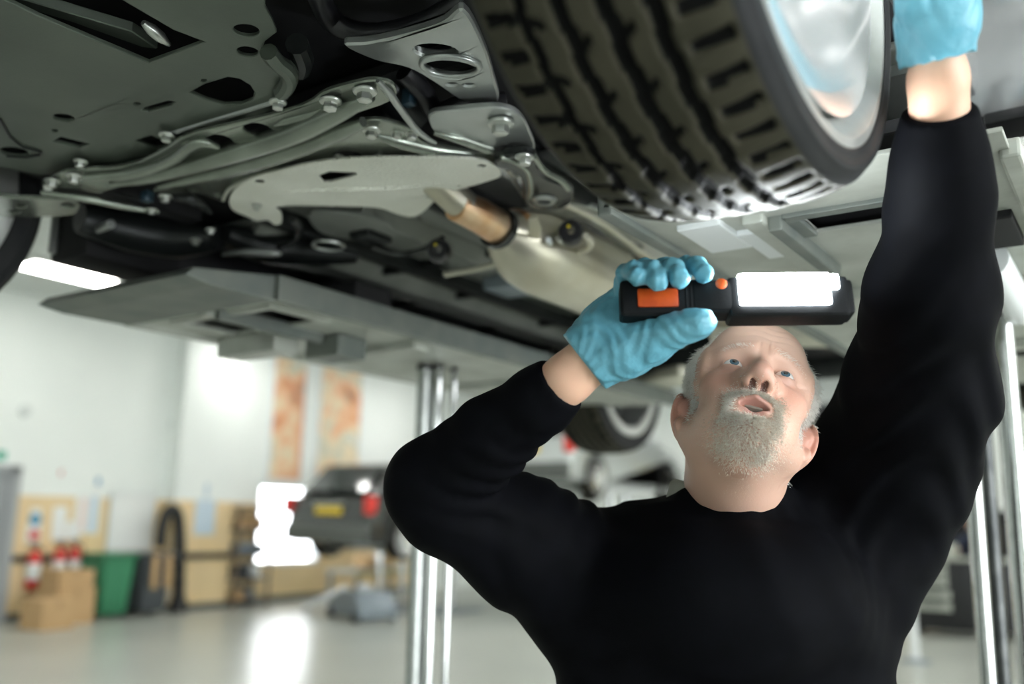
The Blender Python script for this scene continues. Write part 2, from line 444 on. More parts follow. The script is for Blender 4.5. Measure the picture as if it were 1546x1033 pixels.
# yellow boards fixed along the left wall, one object each
def board(y0, y1, x=XL, z0=.10, z1=1.655):
    MB().box((x, y0+.004, z0), (x+.02, y1-.004, z1), .003).build('board', M['ply'], wall_left, smooth=False)
for a, b in ((4.1, 5.4), (5.45, 6.68), (6.74, 7.75), (7.75, 9.0), (10.14, 10.84)): board(a, b)
for a, b in ((9.03, 9.57), (9.57, 10.11)): board(a, b, XL+.3)
MB().box((XL, 9.0, .1), (XL+.3, 9.02, 1.655)).build('board', M['ply'], wall_left, smooth=False)
for a, b in ((10.86, 12.3), (12.3, 13.6), (13.6, 15.0)): board(a, b, XL, .05, .6 if b < 13 else 1.2)
band = MB()
for a, b, x in ((4.1, 9.0, XL+.02), (9.0, 10.14, XL+.32), (10.14, 10.86, XL+.02)): band.box((x, a, .76), (x+.02, b, .86))
struct('trim_2', band, M['black_strip'])
sk = MB()
for a, b, x in ((4.1, 9.0, XL), (9.0, 10.14, XL+.3), (10.14, 15, XL)): sk.box((x, a, 0), (x+.03, b, .1))
struct('baseboard_left', sk, M['plastic'])
# grey door with its frame at the far left
d1 = struct('door_1', MB().box((XL, 5.2, 0), (XL+.06, 6.55, 1.95)).box((XL, 5.08, 0), (XL+.12, 5.2, 2.02)).box((XL, 6.55, 0), (XL+.12, 6.70, 2.02)).box((XL, 5.08, 1.95), (XL+.12, 6.7, 2.04)), M['grey_door'])
MB().tube([(XL+.06, 6.4, 1.0), (XL+.13, 6.4, 1.0), (XL+.13, 6.28, 1.0)], .012).build('door_handle', M['chrome'], d1)

# ceiling lamps
def ceiling_lamp(x, y, label, lx=.3, ly=1.3):
    t = thing('ceiling_lamp', label, 'lamp', (x, y, ZC), group='strip lamps on the ceiling')
    MB().box((-lx/2-.03, -ly/2-.03, -.06), (lx/2+.03, ly/2+.03, 0), .01).build('housing', M['lamp_frame'], t, False, False)
    MB().box((-lx/2, -ly/2, -.075), (lx/2, ly/2, -.05), .008).build('diffuser', M['lamp'], t, False, False)
ceiling_lamp(-10.92, 6.12, 'bright strip lamp on the ceiling beside the far left tyre', .34, 1.05)
ceiling_lamp(-11.72, 10.05, 'bright ceiling lamp just above the two warm-coloured wall posters', .5, .6)
for x in (-7.3, -3.4, 1.2, 4.2):
    for y in (4.6, 8.6, 12.6, 16.6):
        ceiling_lamp(x, y, 'white strip lamp in the rows across the workshop ceiling', .34, 1.5)
for x in (.45, 1.35): ceiling_lamp(x, -2.7, 'slim unseen strip lamp added on the ceiling to mirror in the open car door', .16, 2.4)  # lamps out of view, added for streaks of reflection on the door
ceiling_lamp(-11.0, 13.8, 'white strip lamp on the ceiling over the lifted black car', .34, 1.5)
ceiling_lamp(-11.0, 1.5, 'white strip lamp on the ceiling over the grey door', .34, 1.5)

# ================================================================== LIFTS
def lift(sign, xc, label, y0=1.14, flap=False):
    """one platform of the column lift; sign=+1 on the near side of the car"""
    y1, zb = 3.25, 1.90
    t = thing('vehicle_lift', label, 'lift', (xc, 2.16, 0), group='lift platforms under the near car')
    x0, x1 = xc-.26, xc+.26
    sgn = sign
    def rect(a, b, c, d): return [(a, c), (b, c), (b, d), (a, d)]
    slot = rect(xc-.03, xc+.17, 1.32, 1.41) if sign > 0 else rect(xc-.14, xc+.17, 1.34, 1.50)
    plate('deck', rect(x0, x1, y0, y1), [slot, rect(xc-.13, xc+.13, 2.55, 2.75)], zb+.004, .004, M['lift_paint'], t, .001, px=False)
    MB().box((x0+.03, y0+.02, zb+.036), (x1-.03, y1-.02, zb+.052)).build('slot_shade_sheet', M['lift_black'], t, smooth=False)  # black sheet whose colour stands for the shade inside the hollow slots
    for k, (a, b) in enumerate(((x0-.012, x0+.012), (x1-.012, x1+.012))):
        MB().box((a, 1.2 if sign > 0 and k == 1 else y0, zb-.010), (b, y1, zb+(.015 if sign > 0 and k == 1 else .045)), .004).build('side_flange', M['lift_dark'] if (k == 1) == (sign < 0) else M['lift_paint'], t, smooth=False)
    sl = MB()
    for (a, b, c, d) in ((slot[0][0]-.02, slot[1][0]+.02, slot[0][1]-.022, slot[0][1]), (slot[0][0]-.022, slot[0][0], slot[0][1], slot[2][1]), (slot[1][0], slot[1][0]+.022, slot[0][1], slot[2][1])):
        sl.box((a, c, zb-.006), (b, d, zb+.006), .002)
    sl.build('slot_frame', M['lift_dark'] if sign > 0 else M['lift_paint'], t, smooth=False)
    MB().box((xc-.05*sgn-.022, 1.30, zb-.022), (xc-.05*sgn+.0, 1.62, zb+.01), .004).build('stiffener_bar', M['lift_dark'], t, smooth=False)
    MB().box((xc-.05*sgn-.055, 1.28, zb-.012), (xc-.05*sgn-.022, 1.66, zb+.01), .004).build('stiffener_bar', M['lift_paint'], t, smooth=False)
    if sign > 0:
        MB().tube([(xc+.18, 1.62, zb-.02), (xc+.18, 2.05, zb-.02)], .03, 16).build('torsion_tube', M['white_steel'], t)
        MB().box((xc+.17, 1.44, zb-.012), (xc+.235, 1.60, zb+.006), .003).build('slot_shade', M['lift_black'], t, smooth=False)  # solid black block painted as the darkness of an open slot
        for (a, b, c, d) in ((xc-.205, xc-.135, 1.27, 1.41), (xc-.135, xc-.06, 1.34, 1.49)):
            MB().box((a, c, zb-.008), (b, d, zb+.012), .003, ).build('patch_plate', M['white_steel'], t, smooth=False)
    else:
        MB().box((xc-.24, 1.52, zb-.05), (xc-.02, 1.60, zb+.0), .006).build('lock_box', M['lift_paint'], t, smooth=False)
        MB().box((xc-.02, 1.62, zb-.055), (xc+.10, 1.72, zb+.0), .006).build('lock_box', M['lift_dark'], t, smooth=False)
    for yy in (2.16-.34, 2.16+.34):
        MB().box((xc-.2, yy-.03, zb-.02), (xc+.2, yy+.03, zb+.01), .004).build('cross_beam', M['lift_paint'], t, smooth=False)
    if flap:
        MB().prism([(y0, zb+.045), (y0-.20, zb+.015), (y0-.22, zb-.004), (y0-.16, zb-.012), (y0, zb-.01)], 0, x0+.0, x1-.0, .004).build('end_flap', M['lift_dark'], t, smooth=False)
        MB().tube([(x0+.01, y0-.005, zb+.03), (x1-.01, y0-.005, zb+.03)], .012).build('hinge_pin', M['bolt'], t)
    for yy in (1.75, 2.9):
        MB().box((xc-.09, yy-.07, zb+.052), (xc+.09, yy+.07, zb+.155), .012).build('support_pad', M['rubber_pad'], t)
    return t
def column(t, xy, r, ztop, m='chrome'):
    x, y = xy
    MB().lathe([(0, 0), (r, 0), (r, ztop), (0, ztop)], 40, Matrix.Translation((x, y, 0))).build('column', M[m], t)
    MB().lathe([(0, ztop), (r*1.12, ztop), (r*1.12, ztop+.012), (0, ztop+.012)], 40, Matrix.Translation((x, y, 0))).build('column_cap', M['rubber_black'], t)
    MB().lathe([(r, 0), (r+.05, 0), (r+.05, .012), (r+.02, .03), (r, .03)], 40, Matrix.Translation((x, y, 0))).build('floor_collar', M['grey_steel'], t)
LR = lift(+1, -.365, 'lift platform with chrome columns on the right, above the raised sleeve')
pR = onz(1511, 477, 1.89); column(LR, pR[:2], .0225, 1.885)
pB = at(1474, 793, 2.02); column(LR, pB[:2], .0175, 1.885)
pC = at(1490, 740, 2.30); column(LR, pC[:2], .022, 1.885, 'gloss_black')
LL = lift(-1, -1.735, 'lift platform on the far side of the car, left of the torch', 1.27, True)
pL = onz(641, 556, 1.89); column(LL, pL[:2], .021, 1.885, 'column_grey')
pM = onz(661, 556, 1.89); column(LL, pM[:2], .0185, 1.885)
pN = onz(686, 560, 1.89); column(LL, (pN[0], pN[1]), .011, 1.885)

# ================================================================== THE NEAR CAR (seen from below)
def tyre_mesh(name, R=.32, W=.215, r_in=.245, na=640, nt=64, detail=True):
    """turned round X; tread blocks, grooves and shoulder slots are cut into the surface"""
    v = np.linspace(-1, 1, nt); th = np.linspace(0, 2*PI, na, endpoint=False)
    prof = []
    side_out = [(W*.515, R-.030), (W*.525, R-.050 if R-.05 > r_in+.02 else r_in+.02), (W*.515, r_in+.012), (W*.48, r_in), (W*.40, r_in-.004)]
    side = [(.47*W, R-.0135), (.497*W, R-.0185), (.503*W, R-.021), (.512*W, R-.0215), (.514*W, R-.029), (.503*W, R-.0305), (.502*W, R-.040), (.508*W, (R-.04+r_in)/2), (.495*W, r_in+.008), (.46*W, r_in), (.40*W, r_in-.004)]
    xs = np.concatenate([[-x for x, _ in side[::-1]], v*W*.455, [x for x, _ in side]])
    rs = np.concatenate([[r for _, r in side[::-1]], R-.011*np.abs(v)**3.2, [r for _, r in side]])
    k0 = len(side)
    RR = np.repeat(rs[None, :], na, 0)
    if detail:
        T = th[:, None]; V = v[None, :]
        dep = np.zeros((na, nt))
        sm = lambda d, w, e: np.clip((w-np.abs(d))/e+.5, 0, 1)
        for g, gw in ((-.60, .05), (-.25, .06), (.12, .064), (.47, .058)):
            wob = .012*np.sign(np.sin(T*44))
            dep = np.maximum(dep, .0085*sm(V-g-wob, gw, .035))
        def slots(n, w, lo, hi, d, slant, ph=0.):
            a = ((T*n/(2*PI)+slant*V+ph+.5) % 1)-.5
            return d*sm(a, w, .1)*np.clip((V-lo)/.03, 0, 1)*np.clip((hi-V)/.03, 0, 1)
        dep = np.maximum(dep, slots(62, .17, .60, .97, .0055, .25))
        dep = np.maximum(dep, slots(62, .17, -.99, -.68, .0055, -.25))
        dep = np.maximum(dep, slots(40, .10, .16, .30, .004, 1.1)); dep = np.maximum(dep, slots(40, .10, -.2, -.08, .004, 1.1, .4))
        dep = np.maximum(dep, slots(40, .10, -.56, -.42, .004, -1.1, .2))
        RR[:, k0:k0+nt] -= dep
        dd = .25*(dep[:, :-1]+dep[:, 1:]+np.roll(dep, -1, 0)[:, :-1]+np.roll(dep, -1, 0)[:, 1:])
    X = np.repeat(xs[None, :], na, 0); Yy = RR*np.cos(th)[:, None]; Zz = RR*np.sin(th)[:, None]
    verts = np.stack([X, Yy, Zz], -1).reshape(-1, 3); m = len(xs)
    i = np.arange(na)[:, None]; j = np.arange(m-1)[None, :]; i2 = (i+1) % na
    faces = np.stack([i*m+j, i*m+j+1, i2*m+j+1, i2*m+j], -1).reshape(-1, 4)
    me = np_mesh(name, verts, faces)
    mi = np.zeros((na, m-1), np.int32); mi[:, :k0-1] = 1; mi[:, k0+nt-1:] = 1
    if detail: mi[:, k0:k0+nt-1][dd > .0022] = 2  # deeper faces get the painted groove shade
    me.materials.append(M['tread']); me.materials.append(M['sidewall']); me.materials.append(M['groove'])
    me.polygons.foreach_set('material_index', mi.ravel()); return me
AXX = Matrix.Rotation(PI/2, 4, 'Y')
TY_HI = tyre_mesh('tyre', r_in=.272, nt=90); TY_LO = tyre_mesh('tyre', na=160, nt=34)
def rim_meshes(r=.245):
    rim = MB()
    # barrel with both flanges and the outer dished face
    rim.lathe([(r-.004, -.098), (r+.004, -.104), (r+.006, -.110), (r-.010, -.112), (r-.034, -.104), (r-.040, -.09), (r-.045, 0), (r-.040, .07), (r-.030, .085), (r-.022, .093), (r-.014, .102), (r-.004, .109), (r+.006, .108), (r+.004, .10), (r-.006, .09), (r-.012, 0)], 96, AXX, closed=True)
    bm = rim.bm
    face = MB()
    face.lathe([(r-.016, .088), (r-.012, .098), (r-.03, .099), (r-.06, .092), (r-.12, .083), (.07, .082), (.05, .075), (.036, .08), (0, .084), (0, .06), (.06, .05), (r-.10, .06), (r-.03, .078)], 96, AXX, closed=False)
    return rim, face
rim_b, face_b = rim_meshes()
def as_mesh(mb, name, ang=30):
    me = bpy.data.meshes.new(name); mb.bm.to_mesh(me); mb.bm.free(); sharp_smooth(me, ang); return me
RIM_ME, FACE_ME = as_mesh(rim_b, 'rim'), as_mesh(face_b, 'rim_face')
RIM_ME.materials.append(M['rim_lip']); FACE_ME.materials.append(M['alloy'])
BRAKE_ME = as_mesh(MB().lathe([(0, .03), (.07, .03), (.075, .015), (.15, .015), (.15, -.012), (.09, -.012), (.085, -.035), (.05, -.05), (0, -.05)], 48, AXX), 'brake_disc'); BRAKE_ME.materials.append(M['dark_metal'])
def wheel(parent, loc, name='wheel', hi=False, flip=False, scale=1., spin=0.):
    w = bpy.data.objects.new(name, None); COL.objects.link(w); w.parent = parent; w.location = loc; w.empty_display_size = .05
    if parent.parent is None and parent.location.length > 0 and hi is not None:
        pass
    w.rotation_euler = (0, 0, PI if flip else 0); w.scale = (scale,)*3
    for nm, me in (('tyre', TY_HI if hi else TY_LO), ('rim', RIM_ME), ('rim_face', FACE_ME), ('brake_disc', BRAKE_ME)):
        o = bpy.data.objects.new(nm, me); COL.objects.link(o); o.parent = w
        if hi and nm == 'rim': o.scale = (1, 1.105, 1.105)
        if hi and nm == 'rim_face': o.scale = (1.04, 1.05, 1.05)
    return w

car = thing('car', 'grey car raised overhead on the lift, seen from below with its door open', 'car', (0, 0, 0))
ZW = 2.062
wheel(car, (-.314, .768, ZW), hi=True)
wheel(car, (-1.93, .645, ZW), flip=True)
wheel(car, (-1.86, 3.42, ZW-.012), flip=True)
wheel(car, (-.24, 3.62, ZW+.10))

def car_profile(y0, wb_front, wb_back, zs, L, arch=.385, wz=0.):
    """side outline (y, z) with wheel arches; y grows backwards"""
    def arc(yc):
        return [(yc-arch*math.cos(t), zs+wz+arch*math.sin(t)) for t in np.linspace(.0, PI, 13)]
    pts = [(y0+.05, zs+.16), (y0, zs+.30), (y0+.02, zs+.52), (y0+.25, zs+.66), (y0+1.05, zs+.80), (y0+1.15, zs+.84), (y0+L-.75, zs+.88), (y0+L-.12, zs+.82), (y0+L, zs+.55), (y0+L-.02, zs+.25), (y0+L-.1, zs+.08)]
    return pts, arc
# painted body above the sills, hollow wheel arches, floor closed
ys, zs = -.12, 2.13
pts, arc = car_profile(ys, 0, 0, zs, 4.35)
low = [(ys+4.25, zs+.06), (3.42+.46, zs)] + [(3.42+.42*math.cos(t), zs+.0+.40*math.sin(t)) for t in np.linspace(0, PI, 15)] + [(1.26, zs), ] + [(.72+.44*math.cos(t), zs+.40*math.sin(t)) for t in np.linspace(0, PI, 15)] + [(.2, zs+.02), (ys+.06, zs+.08)]
MB().prism(pts[:-1]+low, 0, -2.0, -.17, .03).build('body', M['car_grey'], car)
gh = [(ys+1.1, zs+.80), (ys+1.75, zs+1.28), (ys+2.3, zs+1.34), (ys+3.4, zs+1.28), (ys+4.1, zs+.84)]
MB().prism(gh, 0, -1.86, -.31, .06).build('cabin', M['glass'], car)
MB().prism([(ys+1.7, zs+1.26), (ys+2.3, zs+1.36), (ys+3.45, zs+1.30), (ys+3.5, zs+1.24), (ys+2.3, zs+1.29)], 0, -1.82, -.35, .02).build('roof', M['car_grey'], car)
# the open front door, outer skin towards the camera
dt = bpy.data.objects.new('door', None); COL.objects.link(dt); dt.parent = car; dt.location = (-.20, 1.57, 0); dt.rotation_euler = (0, 0, math.radians(-1.5))
def door_skin():
    nx, nz = 24, 30; vs = []; X = np.linspace(0, 1.0, nx); Z = np.linspace(2.10, 2.78, nz)
    def prof(z):
        t = (z-2.10)/.68
        return -.05*math.sin(PI*min(1, t*1.02)**.8) - .022*math.exp(-((t-.30)/.05)**2) + .018*math.exp(-((t-.42)/.06)**2) - .02*math.exp(-((t-.72)/.04)**2)
    fr = [(x, prof(z)*(1-.25*abs(2*x-1)**3), z+.05*x) for z in Z for x in X]; bk = [(x, .09+.0*z, z+.05*x) for z in Z for x in X]
    verts = np.array(fr+bk); n = nx*nz; faces = []
    for j in range(nz-1):
        for i in range(nx-1):
            a = j*nx+i; faces.append((a, a+1, a+nx+1, a+nx)); faces.append((n+a, n+a+nx, n+a+nx+1, n+a+1))
    for i in range(nx-1):
        faces.append((i+1, i, n+i, n+i+1)); a = (nz-1)*nx+i; faces.append((a, a+1, n+a+1, n+a))
    for j in range(nz-1):
        a = j*nx; faces.append((a, a+nx, n+a+nx, n+a)); a = j*nx+nx-1; faces.append((a+nx, a, n+a, n+a+nx))
    return np_mesh('door_skin', verts, np.array(faces))
ds = door_skin(); sharp_smooth(ds, 50)
o = bpy.data.objects.new('door_skin', ds); COL.objects.link(o); o.parent = dt; ds.materials.append(M['car_grey'])
MB().prism([(.05, 2.76), (1.0, 2.80), (.98, 2.86), (.62, 3.2), (.40, 3.22)], 1, .03, .05).build('door_glass', M['glass'], dt, False)
MB().box((.03, -.005, 2.085), (1.0, .085, 2.105), .006).build('door_seal', M['rubber_black'], dt, False)
MB().box((.72, -.075, 2.62), (.92, -.045, 2.66), .01).build('door_handle', M['car_grey'], dt, False)

# ---- undertray and pressed sheets, each traced on its own level
hk = [oval(372, 43, 20, 9.5, .12), oval(374, 75, 16.5, 7.5, .12),
      [(286, 137), (310, 124), (345, 113), (362, 116), (378, 126), (385, 137), (382, 148), (365, 155), (340, 156), (312, 148)],
      [(214, 164), (220, 159), (255, 149), (265, 151), (258, 157), (224, 166)], oval(308, 119, 5, 2.6), oval(207, 154, 5, 2.4), oval(83, 195, 5, 2.2),
      oval(96, 175, 16, 5.5, .1), [(79, 211), (93, 204), (137, 215), (120, 221)], [(204, 210), (228, 202), (262, 216), (238, 223)],
      [(-40, -26), (60, 22), (225, 92), (311, 60), (262, 42), (170, -12), (110, -40)], oval(22, 227, 22, 7, .12)]
tray_out = [(-150, -260), (395, -260), (402, -30), (400, 8), (412, 30), (418, 46), (400, 60), (396, 72), (414, 82), (440, 94), (452, 108), (450, 124), (436, 138), (431, 150), (424, 160), (405, 166), (340, 186), (268, 212), (245, 228), (180, 246), (120, 260), (60, 262), (0, 250), (-150, 240)]
tray = plate('undertray', tray_out, hk, 2.055, .004, M['undertray'], car, .0012)
plate('tray_tongue', [(-60, -30), (40, -8), (150, 25), (200, 40), (238, 66), (215, 64), (110, 26), (0, -8)], [], 2.085, .012, M['undertray'], car)
MB().tube([onz(216, 34, 2.07), onz(228, 44, 2.068), onz(242, 56, 2.066), onz(256, 68, 2.064)], [.004, .008, .008, .003], 10).build('clip', M['bolt'], car)
MB().tube([onz(x, y, 2.05) for x, y in ((0, 180), (14, 206), (34, 222), (62, 229), (62, 234), (40, 238), (10, 236))], .0022, 6).build('wire_loop', M['dark_metal'], car)
# rolled front edge of the tray, its lit look painted in with a paler steel
MB().tube([onz(x, y, 2.052) for x, y in ((245, 205), (275, 196), (330, 179), (380, 164), (420, 151), (432, 146))], .0045, 8).build('tray_edge', M['control_arm'], car)
MB().tube([onz(x, y, 2.045) for x, y in catmull([(405, 78), (416, 92), (430, 104), (437, 118), (432, 132), (424, 140)], 4, False)], [.012]*21, 10).build('tray_rib', M['undertray'], car)
MB().tube([onz(x, y, 2.07) for x, y in catmull([(448, 66), (456, 88), (452, 105)], 4, False)], .016, 10).build('tray_rib', M['dark_metal'], car)

# ---- the ribbed cross brace
br_out = catmull([(66, 274), (92, 258), (130, 254), (190, 249), (237, 229), (281, 203), (330, 190), (373, 180), (440, 163), (470, 150), (490, 136), (530, 124), (562, 118), (592, 124), (598, 142), (580, 154), (545, 166), (520, 178), (474, 203), (417, 224), (332, 247), (237, 274), (180, 280), (152, 289), (115, 283), (80, 282)], 4)
brace = plate('cross_brace', br_out, [oval(331, 211, 21, 10.5, .12), oval(389, 193, 21.5, 10, .12), oval(328, 247, 8, 3), oval(447, 213, 8, 3.2), oval(542, 168, 7, 6.5), oval(475, 167, 4, 2)], 2.038, .004, M['subframe'], car, .002)
def px_tube(name, pts, z, r, m, parent=car, n=12, sm=5):
    pp = catmull(pts, sm, False); rr = r if not isinstance(r, (list, tuple)) else list(np.interp(np.linspace(0, 1, len(pp)), np.linspace(0, 1, len(r)), r))
    zz = z if not isinstance(z, (list, tuple)) else list(np.interp(np.linspace(0, 1, len(pp)), np.linspace(0, 1, len(z)), z))
    return MB().tube([onz(p[0], p[1], zz if not isinstance(zz, list) else zz[i]) for i, p in enumerate(pp)], rr, n).build(name, m, parent)
px_tube('brace_rib', [(128, 268), (180, 264), (225, 254), (262, 238), (286, 220), (305, 214), (330, 222)], 2.028, [.006, .011, .012, .012, .011, .009, .004], M['subframe'])
px_tube('brace_rib', [(168, 277), (240, 262), (330, 236), (410, 212), (462, 192), (512, 168), (560, 146)], 2.028, [.006, .015, .018, .019, .019, .016, .008], M['subframe'])
px_tube('brace_rib', [(415, 189), (432, 182), (470, 172), (488, 164)], 2.034, [.003, .007, .007, .003], M['subframe'])
# second brace behind it
plate('rear_brace', catmull([(232, 284), (300, 266), (400, 238), (474, 212), (520, 190), (556, 178), (592, 182), (625, 196), (640, 214), (700, 226), (752, 232), (744, 246), (640, 246), (560, 246), (505, 248), (455, 260), (395, 277), (362, 288), (342, 302), (330, 300), (300, 290), (262, 292)], 4),
      [oval(525, 232, 21, 7.5, .08), oval(451, 249, 16, 6, -.1), oval(405, 258, 5, 2), oval(333, 291, 5, 2), oval(287, 283, 5, 2), oval(377, 258, 4, 1.6)], 2.050, .004, M['subframe'], car, .0018)
px_tube('brace_rib', [(240, 281), (320, 261), (400, 239), (470, 215), (515, 196), (548, 184)], 2.036, [.006, .015, .017, .017, .016, .008], M['subframe'])
px_tube('brace_rib', [(560, 200), (605, 212), (660, 225), (720, 232)], 2.05, [.006, .014, .014, .006], M['subframe'])
px_tube('edge_lip', [(337, 302), (345, 288), (362, 276), (385, 266), (420, 257)], 2.044, .003, M['heat_shield'])
# ---- right-hand subframe leg, control arm
plate('subframe_leg', catmull([(650, 168), (690, 162), (752, 158), (785, 170), (800, 196), (806, 226), (770, 236), (735, 226), (700, 208), (662, 198), (650, 186)], 4), [oval(722, 212, 6, 2.4)], 2.052, .006, M['control_arm'], car, .002)
px_tube('leg_flange', [(655, 200), (690, 208), (730, 222), (770, 232)], 2.046, [.004, .009, .009, .004], M['subframe'])
plate('control_arm', catmull([(520, 62), (560, 58), (620, 44), (668, 28), (700, 8), (730, 60), (745, 110), (752, 148), (716, 150), (690, 142), (655, 118), (615, 96), (565, 84)], 4), [oval(658, 70, 32, 10, .08), oval(680, 99, 40, 13, .08), oval(683, 121, 8, 2.5), oval(709, 122, 8, 2.5)], 2.075, .008, M['control_arm'], car, .003)
px_tube('hole_flange', oval(680, 99, 44, 15, .08, 16)+[oval(680, 99, 44, 15, .08, 16)[0]], 2.066, .004, M['control_arm'], sm=2)
px_tube('brake_hose', [(470, -40), (500, 30), (560, 52), (640, 36), (700, 0)], [2.13, 2.12, 2.10, 2.10, 2.12], .016, M['rubber_black'])
px_tube('strut', [(585, 120), (600, 150), (625, 180)], [2.12, 2.10, 2.09], .03, M['dark_metal'])
px_tube('strut', [(610, 108), (640, 140), (660, 170), (700, 158), (760, 154)], [2.10, 2.09, 2.07, 2.07, 2.08], .016, M['rubber_black'])
MB().box((-.009, -.009, -.014), (.009, .009, .014), .004, Matrix.Translation(onz(618, 147, 2.085).tolist())).build('sensor', M['blue_plastic'], car)
px_tube('silver_strip', [(570, 122), (588, 141), (604, 164), (626, 193), (645, 209), (658, 216)], 2.030, [.003, .006, .0055, .005, .004, .002], M['control_arm'])
# ---- glossy bracket by the tyre
plate('bracket', catmull([(746, 243), (760, 230), (790, 225), (808, 231), (814, 250), (826, 264), (852, 274), (866, 288), (862, 302), (838, 311), (812, 311), (792, 300), (790, 284), (786, 264), (770, 252)], 5), [oval(822, 297, 9, 3.5)], 2.030, .010, M['gloss_black'], car, .004)
px_tube('bracket_rib', [(756, 238), (778, 244), (796, 258), (802, 280), (800, 298)], 2.022, .005, M['subframe'])
px_tube('bracket_rib', [(806, 236), (822, 258), (846, 272), (858, 286)], 2.024, .005, M['subframe'])
MB().lathe([(.013, 0), (.02, 0), (.023, -.006), (.02, -.012), (.013, -.012)], 28, Matrix.Translation(onz(822, 296, 2.028).tolist()), closed=True).build('bush_ring', M['control_arm'], car)
MB().lathe([(.001, 0), (.026, 0), (.03, -.02), (.02, -.03), (0, -.03)], 24, Matrix.Translation(onz(768, 214, 2.065).tolist())).build('ball_joint_boot', M['rubber_black'], car)
# ---- tunnel rail running back beside the tyre
plate('tunnel_rail', catmull([(772, 262), (800, 300), (850, 300), (900, 312), (945, 338), (1000, 372), (1060, 410), (1085, 440), (1040, 432), (985, 402), (930, 366), (890, 336), (850, 326), (800, 312)], 4), [oval(905, 332, 16, 4, .5), oval(960, 366, 12, 3, .5), oval(868, 312, 8, 3, .3), oval(1010, 396, 10, 3, .5)], 2.06, .006, M['control_arm'], car, .003)
px_tube('rail_rib', [(790, 292), (840, 304), (900, 330), (960, 374), (1030, 424)], 2.055, .008, M['cream_rod'])
px_tube('spring', [(768, 252), (776, 262), (790, 264)], 2.055, .008, M['bolt'])
# ---- embossed heat shield
hs_out = catmull([(350, 292), (362, 278), (385, 266), (420, 257), (455, 248), (505, 240), (560, 237), (640, 236), (700, 237), (738, 243), (757, 262), (737, 272), (690, 286), (660, 300), (640, 318), (622, 326), (600, 322), (570, 312), (520, 310), (470, 309), (432, 309), (416, 313), (424, 320), (425, 335), (414, 338), (404, 331), (388, 332), (372, 325), (352, 316), (346, 304)], 4)
plate('heat_shield', hs_out, [[(480, 264), (498, 257), (538, 259), (540, 263), (500, 274), (489, 274)], oval(392, 273, 8, 3.5), oval(727, 249, 7, 2.6), oval(692, 279, 4, 1.5), oval(643, 297, 4, 1.5)], 2.034, .003, M['heat_shield'], car, .0012)
px_tube('shield_bead', [(410, 290), (500, 285), (600, 282), (690, 272)], 2.032, [.001, .006, .006, .001], M['heat_shield'])
# ---- exhaust line along the tunnel
EX = -1.0
def ex(y, dz=0., dx=0.): return (EX+dx, y, 2.0+dz)
MB().tube([ex(1.20, .07, -.03), ex(1.25, .045, -.02), ex(1.30, .018, -.005)], .030, 20).build('downpipe', M['exhaust'], car)
MB().tube([ex(1.28, .018, -.01), ex(1.34, .012, 0), ex(1.40, .006, 0)], [.030, .033, .034], 24).build('flex_joint', M['exhaust_hot'], car)
MB().tube([ex(1.395, .006), ex(1.41, .004)], .041, 24).build('weld_flange', M['gloss_black'], car)
MB().tube([ex(1.41, .004), ex(1.44, 0), ex(1.50, -.005), ex(1.56, -.005), ex(1.82, -.005), ex(1.88, 0), ex(1.93, .006)], [.040, .056, .082, .090, .090, .072, .040], 32).build('catalytic_converter', M['exhaust'], car)
MB().tube([ex(1.43, .0), ex(1.445, 0)], [.050, .058], 28).build('weld_seam', M['exhaust_hot'], car)
MB().tube([ex(1.92, .006), ex(2.0, .02), ex(2.06, .03)], [.036, .031, .031], 20).build('tail_pipe_joint', M['exhaust_hot'], car)
MB().tube([ex(2.04, .03), ex(2.4, .04), ex(2.8, .03), ex(3.1, .02, -.1)], .028, 18).build('tail_pipe', M['exhaust'], car)
MB().tube([ex(3.05, .0, -.2), ex(3.08, .0, -.2), ex(3.55, .0, -.2), ex(3.6, .0, -.2)], [.07, .10, .10, .06], 28).build('silencer', M['exhaust'], car)
for (x, y, z, d) in ((862, 352, 2.0, .021), (663, 379, 2.0, .021)):
    p = onz(x, y, z)
    q = thing_p = MB().lathe([(.008, -.018), (d, -.018), (d+.004, -.01), (d+.004, .01), (d, .018), (.008, .018)], 28, Matrix.Translation(p.tolist()) @ Matrix.Rotation(PI/2, 4, 'X') @ Matrix.Rotation(.5, 4, 'Y'), closed=True).build('rubber_hanger', M['rubber_black'], car)
    MB().lathe([(0, -.024), (.003, -.024), (.003, -.02), (0, -.02)], 10, Matrix.Translation(p.tolist()) @ Matrix.Rotation(PI/2, 4, 'X') @ Matrix.Translation((.008, .006, .045))).build('paint_mark', M['yellow_dot'], car)
px_tube('hanger_rod', [(800, 392), (830, 388), (866, 382), (886, 376), (892, 366), (884, 356)], 1.985, .0065, M['cream_rod'])
px_tube('hanger_rod', [(672, 414), (710, 408), (745, 400), (770, 398)], 1.985, .0065, M['cream_rod'])
plate('hanger_bracket', [(798, 330), (812, 328), (818, 345), (806, 392), (798, 394)], [], 1.99, .004, M['exhaust'], car)
px_tube('bracket_tab', [(828, 362), (832, 372)], 1.985, .006, M['white_steel'])
px_tube('bracket_tab', [(842, 360), (850, 366)], 1.985, .006, M['bolt'])
MB().tube([onz(866, 436, 1.99), onz(884, 442, 1.985), onz(905, 436, 1.985), onz(925, 424, 1.99)], [.018, .026, .028, .02], 16).build('pipe_clamp', M['control_arm'], car)
